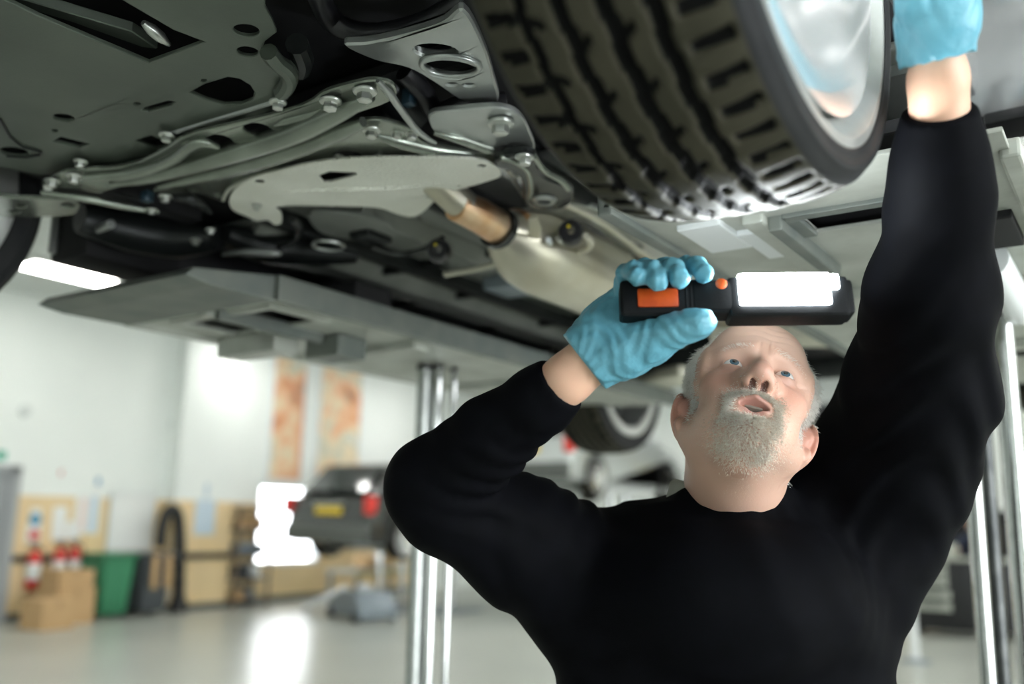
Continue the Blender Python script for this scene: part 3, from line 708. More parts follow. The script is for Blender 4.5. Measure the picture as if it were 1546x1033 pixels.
# ---- floor pan panels, ribs and tank behind the axle
FZ = 2.105
for a, b, y0, y1, m in ((-1.86, -1.50, 1.30, 2.9, 'floorpan'), (-1.48, -1.14, 1.22, 2.05, 'floorpan'), (-1.48, -1.14, 2.07, 3.0, 'undertray'), (-.86, -.52, 1.32, 2.2, 'control_arm'), (-.86, -.52, 2.22, 3.05, 'floorpan'), (-.50, -.20, 1.25, 2.95, 'floorpan')):
    MB().box((a, y0, FZ-.012), (b, y1, FZ), .006).build('floor_panel', M[m], car, smooth=False)
for x in (-1.49, -1.13, -.87):
    MB().box((x-.012, 1.22, FZ-.05), (x+.012, 3.05, FZ+.02), .006).build('floor_rib', M['dark_metal'], car, smooth=False)
for x, w in ((-1.32, .05), (-1.66, .06), (-.68, .05)):
    MB().prism([(x-w, FZ-.01), (x-w*.6, FZ-.05), (x+w*.6, FZ-.05), (x+w, FZ-.01)], 1, 1.32, 2.95).build('chassis_rail', M['floorpan'], car, smooth=False)
for y in (1.75, 2.06, 2.5):
    MB().box((-1.85, y-.012, FZ-.03), (-1.1, y+.012, FZ-.008), .004).build('cross_seam', M['dark_metal'], car, smooth=False)
MB().box((-1.05, 2.3, FZ-.02), (-.55, 3.0, FZ), .01).build('heat_baffle', M['exhaust'], car, smooth=False)
MB().box((-1.5, 2.95, FZ-.14), (-1.12, 3.25, FZ-.01), .04).build('fuel_tank', M['dark_metal'], car)
MB().tube([(-1.72, 3.42, 2.05), (-1.4, 3.38, 2.02), (-.7, 3.38, 2.02), (-.38, 3.42, 2.05)], [.03, .045, .045, .03], 16).build('rear_axle', M['dark_metal'], car)
for s_ in (-1.62, -.48):
    MB().box((s_-.05, 2.95, 2.0), (s_+.05, 3.42, 2.06), .02).build('trailing_arm', M['dark_metal'], car)
    MB().tube([(s_+.02, 3.3, 2.05), (s_+.02, 3.3, 2.3)], .05, 14).build('rear_spring', M['dark_metal'], car)
MB().box((-.30, 1.30, 2.075), (-.19, 3.0, 2.135), .015).build('sill', M['control_arm'], car)
# rear bumper lip in pale plastic, low behind the axle
MB().prism([(3.72, 2.06), (4.2, 2.14), (4.24, 2.26), (3.75, 2.12)], 0, -1.95, -.2, .02).build('rear_valance', M['plastic'], car)
plate('rear_arm', [(-1.75, 3.12), (-1.3, 2.9), (-1.24, 3.0), (-1.3, 3.1), (-1.7, 3.24)], [], 1.965, .03, M['cream_rod'], car, .006, px=False)
plate('rear_arm', [(-.42, 2.7), (-1.0, 2.45), (-1.04, 2.56), (-.48, 2.86)], [], 1.985, .03, M['cream_rod'], car, .006, px=False)
# ---- dark suspension on the far side
plate('side_bracket', catmull([(-60, 292), (30, 297), (100, 299), (121, 305), (116, 317), (98, 323), (0, 326), (-60, 328)], 3), [oval(33, 308, 8, 2.6), oval(22, 317, 8, 2.6), oval(103, 307, 11, 4)], 2.02, .006, M['subframe'], car)
px_tube('tie_rod', [(62, 290), (130, 300), (190, 312), (240, 320)], 2.02, [.004, .007, .007, .004], M['subframe'])
px_tube('lower_arm', [(120, 330), (200, 350), (270, 360), (330, 358)], 2.05, [.03, .045, .045, .03], M['dark_metal'])
px_tube('lower_arm', [(340, 352), (400, 372), (470, 380), (540, 384)], 2.06, [.02, .04, .035, .02], M['dark_metal'])
for x in (82, 108):
    p = onz(x, 350, 2.06); MB().tube([p-np.array([0, 0, .05]), p+np.array([0, 0, .1])], .010, 14).build('damper', M['control_arm'], car)
px_tube('damper_arm', [(132, 352), (150, 346), (168, 338)], 2.03, [.004, .008, .009], M['control_arm'])
px_tube('link_arm', [(262, 298), (285, 300), (302, 308), (318, 322)], 2.03, [.006, .011, .009, .004], M['dark_metal'])
px_tube('plastic_edge', [(335, 385), (370, 381), (410, 382), (424, 384)], 2.02, [.003, .009, .009, .003], M['control_arm'])
px_tube('wire_ring', oval(496, 371, 24, 7, .08, 18)+[oval(496, 371, 24, 7, .08, 18)[0]], 2.02, .003, M['control_arm'], sm=2, n=8)
px_tube('cable', [(440, 330), (452, 345), (448, 362), (420, 372)], 2.03, .008, M['gloss_black'])
plate('side_panel', catmull([(470, 318), (560, 326), (600, 350), (590, 366), (520, 358), (480, 346)], 4), [], 2.06, .006, M['floorpan'], car)
px_tube('loom', [(560, 372), (600, 384), (640, 376), (668, 360)], 2.03, .006, M['gloss_black'])
MB().box((-.05, -.05, -.03), (.05, .07, .03), .012, Matrix.Translation(onz(768, 424, 2.05).tolist())).build('connector_box', M['grey_steel'], car)
MB().box((-.03, -.04, -.02), (.03, .04, .02), .01, Matrix.Translation(onz(560, 352, 2.06).tolist())).build('valve_block', M['dark_metal'], car)
MB().box((-.010, -.009, -.010), (.010, .009, .010), .003, Matrix.Translation(onz(222, 297, 2.03).tolist())).build('plug', M['blue_plastic'], car)
# engine underside, dark behind the braces
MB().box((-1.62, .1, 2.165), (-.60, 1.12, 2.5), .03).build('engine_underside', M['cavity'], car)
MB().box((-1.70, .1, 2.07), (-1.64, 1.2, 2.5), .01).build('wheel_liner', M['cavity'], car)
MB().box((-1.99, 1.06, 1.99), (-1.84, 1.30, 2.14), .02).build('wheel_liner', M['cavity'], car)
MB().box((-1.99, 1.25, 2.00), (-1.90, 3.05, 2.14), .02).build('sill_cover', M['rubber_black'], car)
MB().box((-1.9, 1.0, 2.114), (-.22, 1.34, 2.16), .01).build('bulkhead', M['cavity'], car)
# ---- bolts: one mesh shared by all
def bolt_mesh():
    b = MB(); b.lathe([(0, 0), (.0150, 0), (.0155, -.002), (.0145, -.004), (.0105, -.0055), (.0, -.0055)], 20)
    hexp = [(.0098*math.cos(k*PI/3), .0098*math.sin(k*PI/3)) for k in range(6)]
    b.prism(hexp, 2, -.005, -.0145, .0012); b.lathe([(.0075, -.0146), (.0068, -.0150), (0, -.0150)], 16)
    return as_mesh(b, 'bolt', 25)
BOLT = bolt_mesh(); BOLT.materials.append(M['bolt'])
for x, y, z, s_ in ((252, 203, 2.045, .85), (122, 243, 2.045, .8), (420, 153, 2.045, .85), (112, 265, 2.03, .95), (79, 272, 2.03, .85), (499, 151, 2.03, 1.05), (551, 136, 2.03, 1.1), (561, 195, 2.04, .95), (600, 198, 2.05, .8), (622, 200, 2.05, .8), (756, 184, 2.045, 1.35), (792, 236, 2.022, 1.0), (250, 296, 2.03, .85), (229, 316, 2.02, .7), (318, 346, 2.02, .7), (296, 362, 2.02, .8), (388, 310, 2.028, .6), (512, 236, 2.046, .6), (572, 236, 2.046, .6)):
    b_ = bpy.data.objects.new('bolt', BOLT); COL.objects.link(b_); b_.parent = car; b_.location = onz(x, y, z).tolist(); b_.scale = (s_,)*3; b_.rotation_euler = (0, 0, random.random())

# ================================================================== THE MECHANIC
RV = np.array([math.cos(YAW), math.sin(YAW), 0.]); FV = np.array([math.sin(YAW), -math.cos(YAW), 0.]); UV = np.array([0., 0., 1.])
foot = at(1088, 900, 1.34); foot[2] = 0
man = thing('person', 'grey-bearded man in black sweater and blue gloves looking up, holding a torch', 'person', foot.tolist())
def A3(x, y, d, r): return (at(x, y, d), r)

# ---- head, modelled in its own frame: x to the picture's right, y up, z out of the face
HT, HR, HY = math.radians(46), math.radians(-25), math.radians(-16)
def rotm(ax, t):
    c, s = math.cos(t), math.sin(t)
    return np.array({'x': [[1, 0, 0], [0, c, -s], [0, s, c]], 'y': [[c, 0, s], [0, 1, 0], [-s, 0, c]], 'z': [[c, -s, 0], [s, c, 0], [0, 0, 1]]}[ax])
HEAD_R = CMN @ rotm('z', HR) @ rotm('x', -HT) @ rotm('y', HY)
HEAD_O = at(1126, 624, 1.245)
def h2w(p): return HEAD_O + np.asarray(p) @ HEAD_R.T
def w2h(p): return (np.asarray(p)-HEAD_O) @ HEAD_R
NECK_B = w2h(at(1108, 760, 1.315))          # neck root in head space
hv = Vol((-.105, -.235, -.135), (.105, .135, .145), .0018)
hv.ell((0, .030, -.012), (.0765, .088, .098), .0)
hv.ell((0, .045, .030), (.066, .066, .062), .03)
hv.ell((0, -.040, .030), (.060, .082, .060), .03)
for s in (-1, 1):
    hv.cone((s*.058, -.055, -.002), (s*.022, -.104, .066), .020, .018, .024)      # jaw line
    hv.ell((s*.044, -.030, .058), (.024, .020, .020), .018)                       # cheek bone
    hv.ell((s*.036, -.062, .055), (.022, .028, .024), .02)                        # cheek
    hv.cone((s*.012, .020, .0905), (s*.044, .016, .073), .0095, .009, .016)       # brow ridge
    hv.ell((s*.066, .018, .035), (.010, .03, .03), .02)                           # temple
hv.ell((0, -.108, .074), (.022, .016, .018), .016)                                # chin
hv.ell((0, -.072, .074), (.030, .026, .024), .016)                                # muzzle
hv.ell((0, .055, .068), (.046, .034, .026), .03)                                  # forehead
for s in (-1, 1):
    hv.ell((s*.0325, -.003, .098), (.020, .0115, .018), .010, 'cut')              # orbit
    hv.ell((s*.0325, -.004, .0745), (.0152, .0145, .0145), .004)                  # lids
# nose
hv.cone((0, .010, .087), (0, -.022, .105), .0085, .0095, .008)
hv.cone((0, -.022, .105), (0, -.038, .1125), .0095, .0115, .006)
hv.ell((0, -.041, .1120), (.0145, .0112, .0122), .006)
for s in (-1, 1):
    hv.ell((s*.0135, -.0455, .1010), (.0092, .0090, .0118), .006)
    hv.ell((s*.019, -.030, .088), (.010, .014, .010), .012)
hv.cone((0, -.046, .108), (0, -.052, .094), .0042, .0045, .004)                   # septum
# lips
for s in (-1, 1):
    hv.cone((0, -.0718, .0968), (s*.024, -.0775, .0865), .0044, .0026, .004)
    hv.cone((0, -.0890, .0900), (s*.021, -.0822, .0848), .0052, .0028, .004)
hv.ell((0, -.093, .090), (.018, .006, .006), .008, 'cut')
# eyelid opening, mouth gap and nostrils
for s in (-1, 1):
    hv.ell((s*.0325, -.0012, .0895), (.0180, .0064, .014), .002, 'cut')
    hv.ell((s*.0072, -.0540, .1040), (.0037, .0080, .0066), .0018, 'cut', rotm('z', s*.32))
hv.ell((0, -.0803, .095), (.0185, .0056, .024), .002, 'cut')
# ears
for s in (-1, 1):
    Re = rotm('y', s*.62) @ rotm('z', s*.10) @ rotm('x', .12)
    hv.ell((s*.0850, -.018, -.013), (.0055, .033, .0195), .004, 'add', Re.T)
    hv.ell((s*.0770, -.018, -.004), (.010, .022, .012), .006, 'add', Re.T)
    hv.ell((s*.0925, -.014, -.0090), (.0052, .0215, .0105), .003, 'cut', Re.T)
    hv.ell((s*.0820, -.047, -.004), (.0055, .010, .009), .006, 'add', Re.T)
    hv.ell((s*.0850, -.019, .003), (.004, .008, .005), .003, 'add', Re.T)
# neck
nb = NECK_B
hv.cone((0, -.045, -.035), nb+np.array([0, 0, -.0]), .066, .072, .03)
hv.cone((0, -.095, .035), nb+np.array([0, .0, .05]), .024, .020, .03)
for s in (-1, 1):
    hv.cone((s*.062, -.050, -.018), nb+np.array([s*.022, -.01, .062]), .014, .012, .016)
fX, fY, fZ = hv.P(tuple(slice(0, q) for q in hv.f.shape))
# forehead creases, crow's feet, naso-labial folds
crease = np.zeros_like(hv.f)
for yy, a in ((.040, .0011), (.052, .0011), (.064, .0008)):
    crease = crease + a*np.exp(-((fY-yy-4*fX*fX+.002*np.sin(fX*150))/.0022)**2)*np.exp(-(fX/.038)**4)*(fZ > .04)
for s in (-1, 1):
    tt = np.clip((-.048-fY)/.045, 0, 1)
    crease = crease + .0016*np.exp(-((np.abs(fX-s*(.020+.016*tt))/.0035)**2))*(fY < -.044)*(fY > -.085)*(fZ > .06)*(np.sign(fX) == s)
    for q in (-.35, 0., .35):
        dx, dy = s*fX-.050, fY+.004
        u = dx*math.cos(q)+dy*math.sin(q); w = -dx*math.sin(q)+dy*math.cos(q)
        crease = crease + .0009*np.exp(-(w/.0018)**2)*np.exp(-((u-.008)/.009)**2)*(fZ > .03)
    crease = crease + .0012*np.exp(-((fY+.0185+((s*fX-.0325)*6)**2*.3)/.0022)**2)*np.exp(-((s*fX-.0325)/.016)**4)*(fZ > .06)
    crease = crease + .0008*np.exp(-((fX-s*.0055)/.0018)**2)*np.exp(-((fY-.022)/.012)**2)*(fZ > .07)
hv.f += crease.astype(np.float32)
hV, hF = hv.mesh(); hV = relax(hV, hF, 1, .4)
head_loc = hV.copy(); head_w = h2w(hV)
# pigment on the skin, by place on the head; nostril shade is painted in too
x, y, z = head_loc.T
colr = np.tile(np.array([.66, .415, .315]), (len(hV), 1))
def blend(c, wgt):
    global colr
    wgt = np.clip(wgt, 0, 1)[:, None]; colr = colr*(1-wgt)+np.array(c)*wgt
g = lambda cx, cy, cz, r: np.exp(-(((x-cx)**2+(y-cy)**2+(z-cz)**2)/r**2))
for s in (-1, 1):
    blend((.66, .30, .22), .55*g(s*.044, -.035, .075, .028)); blend((.62, .26, .20), .8*g(s*.085, -.02, -.01, .03)*(np.abs(x) > .074))
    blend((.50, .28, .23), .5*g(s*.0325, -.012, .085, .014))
blend((.64, .29, .22), .55*g(0, -.04, .115, .02))
lipm = np.exp(-(((x/.0225)**2+((y+.0805)/.0108)**2))**3)*(z > .072); blend((.47, .21, .18), .8*lipm)
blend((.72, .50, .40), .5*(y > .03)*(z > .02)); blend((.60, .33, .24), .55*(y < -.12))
blend((.10, .03, .025), ((np.abs(np.abs(x)-.0072) < .004)*(y > -.056)*(y < -.042)*(z < .107)*(z > .094)).astype(float)*.85)  # shade of the nostril hollows put into the skin colour

# ---- the rest of the body under the clothes, joined to the head as one mesh
SW_ARM_L = [A3(1418, 168, 1.00, .0385), A3(1418, 240, 1.03, .0440), A3(1419, 300, 1.06, .0530), A3(1403, 450, 1.14, .0730), A3(1388, 590, 1.24, .0940), A3(1342, 710, 1.33, .1100), A3(1288, 800, 1.37, .1130), A3(1262, 900, 1.36, .100)]
SW_ARM_R = [A3(893, 884, 1.35, .106), A3(790, 819, 1.30, .087), A3(672, 752, 1.235, .068), A3(650, 730, 1.22, .058)]
SW_FORE_R = [A3(660, 735, 1.225, .066), A3(745, 658, 1.17, .051), A3(815, 606, 1.125, .041), A3(856, 572, 1.10, .0355)]
bv = Vol(np.array([-1.0, .70, -.01]), np.array([0.12, 1.75, 2.02]), .006)
pel = np.array([foot[0], foot[1], .95])
def torso(vol, sc, k=.03):
    prof = [(.86, .165, .115), (.98, .185, .12), (1.10, .19, .115), (1.22, .220, .122), (1.32, .228, .130), (1.40, .21, .115), (1.455, .11, .085)]
    zz = np.array([p[0] for p in prof]); ww = np.array([p[1] for p in prof])+sc; dd = np.array([p[2] for p in prof])+sc
    c = foot
    def fn(X, Y, Z):
        u = (X-c[0])*RV[0]+(Y-c[1])*RV[1]; v = (X-c[0])*FV[0]+(Y-c[1])*FV[1]
        w = np.interp(Z, zz, ww); d = np.interp(Z, zz, dd); lean = (Z-1.2)*.02
        q = ((np.abs(u)/w)**2.4+(np.abs(v-lean)/d)**2.4)**(1/2.4)
        s_ = (q-1)*np.minimum(w, d)
        return np.maximum(s_, np.maximum(Z-(1.455+sc), .88-sc-Z)).astype(np.float32)
    vol.op(fn, c+np.array([-.35, -.35, .85]), c+np.array([.35, .35, 1.56]), k)
torso(bv, -.02)
bv.chain([(p, r*.62) for p, r in SW_ARM_L[::-1]], .03)
bv.chain([(p, r*.66) for p, r in SW_ARM_R], .03); bv.chain([(p, r*.70) for p, r in SW_FORE_R[:-1]]+[A3(858, 572, 1.10, .0300)], .02)
bv.cone(at(856, 572, 1.10), at(884, 549, 1.095), .0300, .0290, .01)
bv.cone(at(884, 549, 1.095), at(925, 512, 1.095), .027, .022, .01)
bv.cone(at(1418, 168, 1.00), at(1416, 120, .985), .0310, .0300, .01); bv.cone(at(1416, 120, .985), at(1411, 20, .955), .029, .022, .01)
for s in (-1, 1):
    hip = foot+RV*s*.095+UV*.92; knee = foot+RV*s*.12+UV*.50+FV*.02; ank = foot+RV*s*.13+UV*.09
    bv.chain([(hip, .085), (knee, .056), (ank, .040)], .03); bv.cone(ank-UV*.04, ank-UV*.05+FV*.15, .035, .03, .02)
bv.cone(at(1100, 800, 1.34), at(1108, 762, 1.315), .075, .064, .03)
bV, bF = bv.mesh(); bV = relax(bV, bF, 2)
body_me = np_mesh('body', np.concatenate([head_w, bV]), np.concatenate([hF, bF+len(head_w)]))
ca = body_me.color_attributes.new('col', 'FLOAT_COLOR', 'POINT')
cc = np.ones((len(head_w)+len(bV), 4), np.float32); cc[:len(head_w), :3] = colr; cc[len(head_w):, :3] = (.66, .40, .28)
ca.data.foreach_set('color', cc.ravel())
body = link('body', body_me, M['skin'], man)

# ---- eyes, mouth
for s in (-1, 1):
    e = h2w((s*.0325, -.004, .0752))
    gz = (HEAD_R @ np.array([.0, .06, 1.0])); gz /= np.linalg.norm(gz)
    Rq = Vector(gz.tolist()).to_track_quat('Z', 'Y').to_matrix().to_4x4()
    mtx = Matrix.Translation(e.tolist()) @ Rq
    R_ = .0133
    eb = MB().lathe([(0, -R_)]+[(R_*math.sin(t), -R_*math.cos(t)) for t in np.linspace(.2, PI-.46, 18)]+[(0, R_*math.cos(.46))], 32, mtx).build('eyeball', M['eye_white'], man)
    MB().lathe([(R_*math.sin(.47)+.0001, R_*math.cos(.47)), (R_*math.sin(.35), R_*math.cos(.35)+.0003), (R_*math.sin(.17), R_*math.cos(.17)+.0002), (0, R_*.985)], 28, mtx).build('iris', M['iris'], eb)
    MB().lathe([(.0030, R_*.985+.0001), (.0012, R_+.0003), (0, R_+.0004)], 20, mtx).build('pupil', M['pupil'], eb)
tm = Matrix.Translation(HEAD_O.tolist()) @ Matrix(HEAD_R.tolist()).to_4x4()
MB().box((-.011, -.0785, .074), (.011, -.0735, .0868), .001, tm).build('teeth', M['teeth'], man)
MB().box((-.015, -.083, .060), (.015, -.0725, .074), .003, tm).build('mouth_lining', M['mouth'], man)

# ---- hair and beard: short strands rooted in the skin
def strands(name, mask, n, length, rad, m, comb, jitter=.35):
    q = head_loc[hF]; wf = mask(q.mean(1)); ar = np.linalg.norm(np.cross(q[:, 2]-q[:, 0], q[:, 3]-q[:, 1]), axis=1)
    nrm = np.cross(q[:, 2]-q[:, 0], q[:, 3]-q[:, 1]); nrm /= np.linalg.norm(nrm, axis=1)[:, None]+1e-9
    p = wf*ar; p /= p.sum(); fi = RNG.choice(len(p), n, p=p)
    uv = RNG.random((n, 2)); a = q[fi]
    root = (a[:, 0]*(1-uv[:, :1])*(1-uv[:, 1:])+a[:, 1]*uv[:, :1]*(1-uv[:, 1:])+a[:, 2]*uv[:, :1]*uv[:, 1:]+a[:, 3]*(1-uv[:, :1])*uv[:, 1:])
    N = nrm[fi]; d = N*1.0+comb(root)+RNG.normal(size=(n, 3))*jitter; d /= np.linalg.norm(d, axis=1)[:, None]
    d2 = d+comb(root)*.8+RNG.normal(size=(n, 3))*jitter*.5; d2 /= np.linalg.norm(d2, axis=1)[:, None]
    L = length*(.55+.9*RNG.random(n))[:, None]*np.clip(wf[fi], .35, 1)[:, None]
    u = np.cross(d, RNG.normal(size=(n, 3))); u /= np.linalg.norm(u, axis=1)[:, None]; w = np.cross(d, u)
    r = rad
    b0 = root-d*.001; b1 = root+d*L*.55; tip = b1+d2*L*.5
    ring = lambda c, k: [c+u*k, c-u*k*.5+w*k*.87, c-u*k*.5-w*k*.87]
    V = np.stack(ring(b0, r)+ring(b1, r*.8)+[tip], 1).reshape(-1, 3)
    base = (np.arange(n)*7)[:, None, None]
    T = np.array([[0, 1, 4], [0, 4, 3], [1, 2, 5], [1, 5, 4], [2, 0, 3], [2, 3, 5], [3, 4, 6], [4, 5, 6], [5, 3, 6]])[None]
    me = np_mesh(name, h2w(V), (base+T).reshape(-1, 3)); o = link(name, me, m, man); o['kind'] = 'stuff'; return o
sg = lambda t: 1/(1+np.exp(-np.clip(t, -30, 30)))
def hair_mask(p):
    x, y, z = p.T; ax = np.abs(x)
    side = sg((ax-.058)/.003)*sg((y+.012-np.maximum(z, 0)*.25)/.006)*sg((.046-z)/.004)
    top = sg((y-.075)/.006)*sg((.055-z+.2*(ax-.03))/.006)
    back = sg((-.02-z)/.01)*sg((y-.0)/.008)
    ear = np.exp(-((ax-.086)/.012)**2-((y+.02)/.035)**2-((z+.01)/.02)**2)
    burns = sg((ax-.060)/.003)*np.exp(-((z-.020)/.012)**2)*sg((y+.045)/.006)*sg((.02-y)/.01)*.8
    return np.clip(np.maximum.reduce([side, top*.75, back, burns])-ear*1.6, 0, 1)
def beard_mask(p):
    x, y, z = p.T; ax = np.abs(x)
    chin = np.exp(-(ax/.036)**4)*sg((-.090-y)/.003)*sg((y+.128)/.006)*sg((z-.035)/.006)
    sidem = np.exp(-((ax-.029)/.0085)**2)*sg((-.058-y)/.004)*sg((y+.115)/.004)*sg((z-.045)/.005)
    tash = np.exp(-((y+.0630+ax*.22)/.0066)**2)*sg((.030-ax)/.003)*sg((z-.07)/.004)
    lip = np.exp(-(((x/.021)**2+((y+.0805)/.0100)**2))**3)
    soul = np.exp(-(ax/.012)**4)*np.exp(-((y+.093)/.005)**2)*sg((z-.06)/.004)*.6
    return np.clip(np.maximum.reduce([chin, sidem, tash, soul])-lip*1.3, 0, 1)
def stub_mask(p):
    x, y, z = p.T; ax = np.abs(x)
    return .5*sg((-.045-y)/.006)*sg((y+.155)/.01)*sg((z-.0)/.008)*sg((ax-.018)/.004)+.25*sg((-.12-y)/.006)*sg((y+.17)/.01)
comb_h = lambda r: np.stack([np.sign(r[:, 0])*.05, -.35+0*r[:, 0], -.55+0*r[:, 0]], 1)
comb_b = lambda r: np.stack([np.sign(r[:, 0])*.25, -.75+0*r[:, 0], .15+0*r[:, 0]], 1)
strands('hair', hair_mask, 24000, .0125, .00036, M['hair'], comb_h)
strands('beard', beard_mask, 9000, .0095, .00030, M['beard'], comb_b)
strands('stubble', stub_mask, 5000, .0016, .00012, M['hair'], comb_b)
def brow_mask(p):
    x, y, z = p.T; ax = np.abs(x)
    return np.exp(-((y-.020+((ax-.030)*2.2)**2*1.2)/.0035)**2)*sg((ax-.014)/.002)*sg((.050-ax)/.003)*sg((z-.055)/.004)
strands('eyebrow', brow_mask, 260, .006, .00014, M['hair'], lambda r: np.stack([np.sign(r[:, 0])*.9, .1+0*r[:, 0], 0*r[:, 0]], 1))

# ---- black sweater
sv = Vol(np.array([-1.0, .72, .90]), np.array([0.10, 1.74, 1.98]), .0045)
torso(sv, .018, .03)
sv.chain(SW_ARM_L[::-1], .03); sv.chain(SW_ARM_R, .025); sv.chain(SW_FORE_R, .015)
# shoulders and neck root
sv.chain([A3(893, 884, 1.35, .104), A3(1010, 832, 1.36, .060), A3(1105, 800, 1.345, .062), A3(1215, 790, 1.36, .080), A3(1288, 800, 1.37, .113)], .04)
sv.ell(at(1095, 900, 1.30), (.20, .20, .13), .04)
# rib of the neckline, laid as a ring round the neck root
ncen = at(1104, 768, 1.318)
ring = [(ncen + RV*.080*math.cos(t)+FV*.078*math.sin(t)+UV*(-.010+.046*max(0, math.sin(t))), .012) for t in np.linspace(0, 2*PI, 25)]
sv.chain(ring, .012)
for p_, r_ in ring:
    sv.cone(p_-UV*.006, p_-UV*.075+(p_-ncen)*.25, .011, .016, .012)
X, Y, Z = sv.P(tuple(slice(0, q) for q in sv.f.shape))
def along(p, q): # coordinate along q-p, and distance from p
    d = (q-p)/np.linalg.norm(q-p); return (X-p[0])*d[0]+(Y-p[1])*d[1]+(Z-p[2])*d[2]
def gauss(p, r): return np.exp(-((X-p[0])**2+(Y-p[1])**2+(Z-p[2])**2)/r**2)
el = at(650, 735, 1.22); inner = at(775, 725, 1.2)
fold = .0045*np.sin(along(el, at(860, 572, 1.1))*150+6*np.sin(along(el, at(600, 600, 1.2))*18))*gauss(inner, .085)
fold += .003*np.sin(along(at(900, 872, 1.35), at(650, 735, 1.22))*120+5*np.sin(Z*25))*gauss(at(900, 765, 1.32), .12)
fold += .0035*np.sin(along(at(1418, 168, 1), at(1390, 600, 1.2))*70+7*np.sin(along(at(1418, 400, 1), at(1500, 400, 1))*24))*gauss(at(1390, 620, 1.2), .20)
fold += .0025*np.sin(along(at(1330, 900, 1.3), at(1400, 820, 1.3))*60+4*np.sin(Z*20))*gauss(at(1350, 870, 1.28), .12)
fold += .004*np.sin(along(at(1050, 900, 1.3), at(1200, 930, 1.3))*45+5*np.sin(Z*11+X*9))*gauss(at(1180, 960, 1.25), .22)
fold += .003*np.sin(Z*38+6*np.sin(X*16+Y*11))*gauss(at(780, 860, 1.3), .16)
sv.f += fold.astype(np.float32)
# cuffs: ribbed band a little tighter, then the cut ends
for p, q, r in ((at(1418, 238, 1.03), at(1418, 168, 1.0), .0495),):
    sv.cone(p+(p-q)*.08, p-(p-q)*.0, r, r-.002, .004)
cL = at(1418, 166, 1.0); dL = cL-at(1418, 240, 1.03)
sv.plane_cut(cL, dL, cL-.07, cL+.07)
cR = at(848, 580, 1.106); dR = at(884, 548, 1.095)-at(815, 606, 1.125)
sv.plane_cut(cR, dR, cR-.055, cR+.075)
# neck hole
sv.cone(at(1106, 800, 1.34), at(1112, 700, 1.295), .068, .070, .004, 'cut')
sv.plane_cut(np.array([0, 0, .96]), (0, 0, -1))
sV, sF = sv.mesh(); sV = relax(sV, sF, 2)
link('sweater', np_mesh('sweater', sV, sF), M['sweater'], man)
# ---- polo collar standing round the neck
nv, tv = [], []
NR = 48
for k in range(NR):
    t = 2*PI*k/NR
    base = ncen+RV*.083*math.cos(t)+FV*.072*math.sin(t)+UV*(.000-.020*max(0, math.sin(t))**2)
    outd = RV*math.cos(t)+FV*math.sin(t)
    hgt = .036
    for o_, h_ in ((-.003, 0), (-.006, hgt), (-.002, hgt+.004), (.003, hgt), (.010, .008), (.008, 0)):
        nv.append(base+outd*o_+UV*h_)
for k in range(NR):
    for j in range(6): tv.append((k*6+j, k*6+(j+1) % 6, ((k+1) % NR)*6+(j+1) % 6, ((k+1) % NR)*6+j))
link('collar', np_mesh('collar', nv, np.array(tv)), M['polo'], man)
# ---- trousers and shoes (below the frame)
tv_ = Vol(foot+np.array([-.36, -.36, .03]), foot+np.array([.36, .36, 1.02]), .009)
for s in (-1, 1):
    hip = foot+RV*s*.095+UV*.90; knee = foot+RV*s*.12+UV*.50+FV*.02; ank = foot+RV*s*.13+UV*.08
    tv_.chain([(hip, .108), (knee, .085), (ank, .075)], .03)
tv_.ell(foot+UV*.93, (.175, .175, .11), .04)
tv_.plane_cut(foot+UV*.06, (0, 0, -1)); a_, b_ = tv_.mesh(); link('trousers', np_mesh('trousers', relax(a_, b_), b_), M['trousers'], man)
for s in (-1, 1):
    ank = foot+RV*s*.13
    sh = Vol(ank+np.array([-.2, -.26, -.01]), ank+np.array([.22, .2, .16]), .006)
    sh.cone(ank+UV*.05-FV*.04, ank+UV*.035+FV*.17, .052, .044, .01); sh.cone(ank+UV*.05, ank+UV*.12, .05, .046, .02)
    sh.plane_cut(ank+UV*.001, (0, 0, -1)); a_, b_ = sh.mesh(); link('shoe', np_mesh('shoe', relax(a_, b_), b_), M['shoe'], man)

# ---- gloves
def glove_build(name, vol, wr_amp=.0013):
    X, Y, Z = vol.P(tuple(slice(0, q) for q in vol.f.shape))
    wr = wr_amp*np.sin(X*230+5*np.sin(Y*70)+4*np.sin(Z*60))*np.sin(Z*170+3*np.sin(X*90)+2)
    vol.f += wr.astype(np.float32)
    a_, b_ = vol.mesh(); a_ = relax(a_, b_, 1, .4); return link(name, np_mesh(name, a_, b_), M['glove'], man)
gl = np.array([at(880, 500, 1.08), at(1080, 400, 1.0), at(900, 600, 1.15), at(1080, 500, 1.13)])
gv = Vol(gl.min(0)-.06, gl.max(0)+.05, .0021)
gv.chain([A3(866, 563, 1.10, .0370), A3(888, 543, 1.097, .0345), A3(915, 515, 1.098, .036), A3(938, 487, 1.102, .030)], .015)   # wrist to palm
gv.chain([A3(882, 532, 1.10, .026), A3(915, 490, 1.105, .024), A3(938, 456, 1.108, .020)], .015)                              # heel on the little-finger side
gv.chain([A3(905, 545, 1.085, .030), A3(945, 530, 1.072, .030), A3(985, 515, 1.055, .024), A3(1020, 499, 1.035, .0175), A3(1050, 489, 1.022, .0150), A3(1062, 487, 1.018, .0135)], .012)  # ball of the thumb and thumb
gv.chain([A3(925, 505, 1.10, .030), A3(975, 495, 1.10, .027), A3(1010, 480, 1.10, .018)], .02)                                 # palm behind the torch
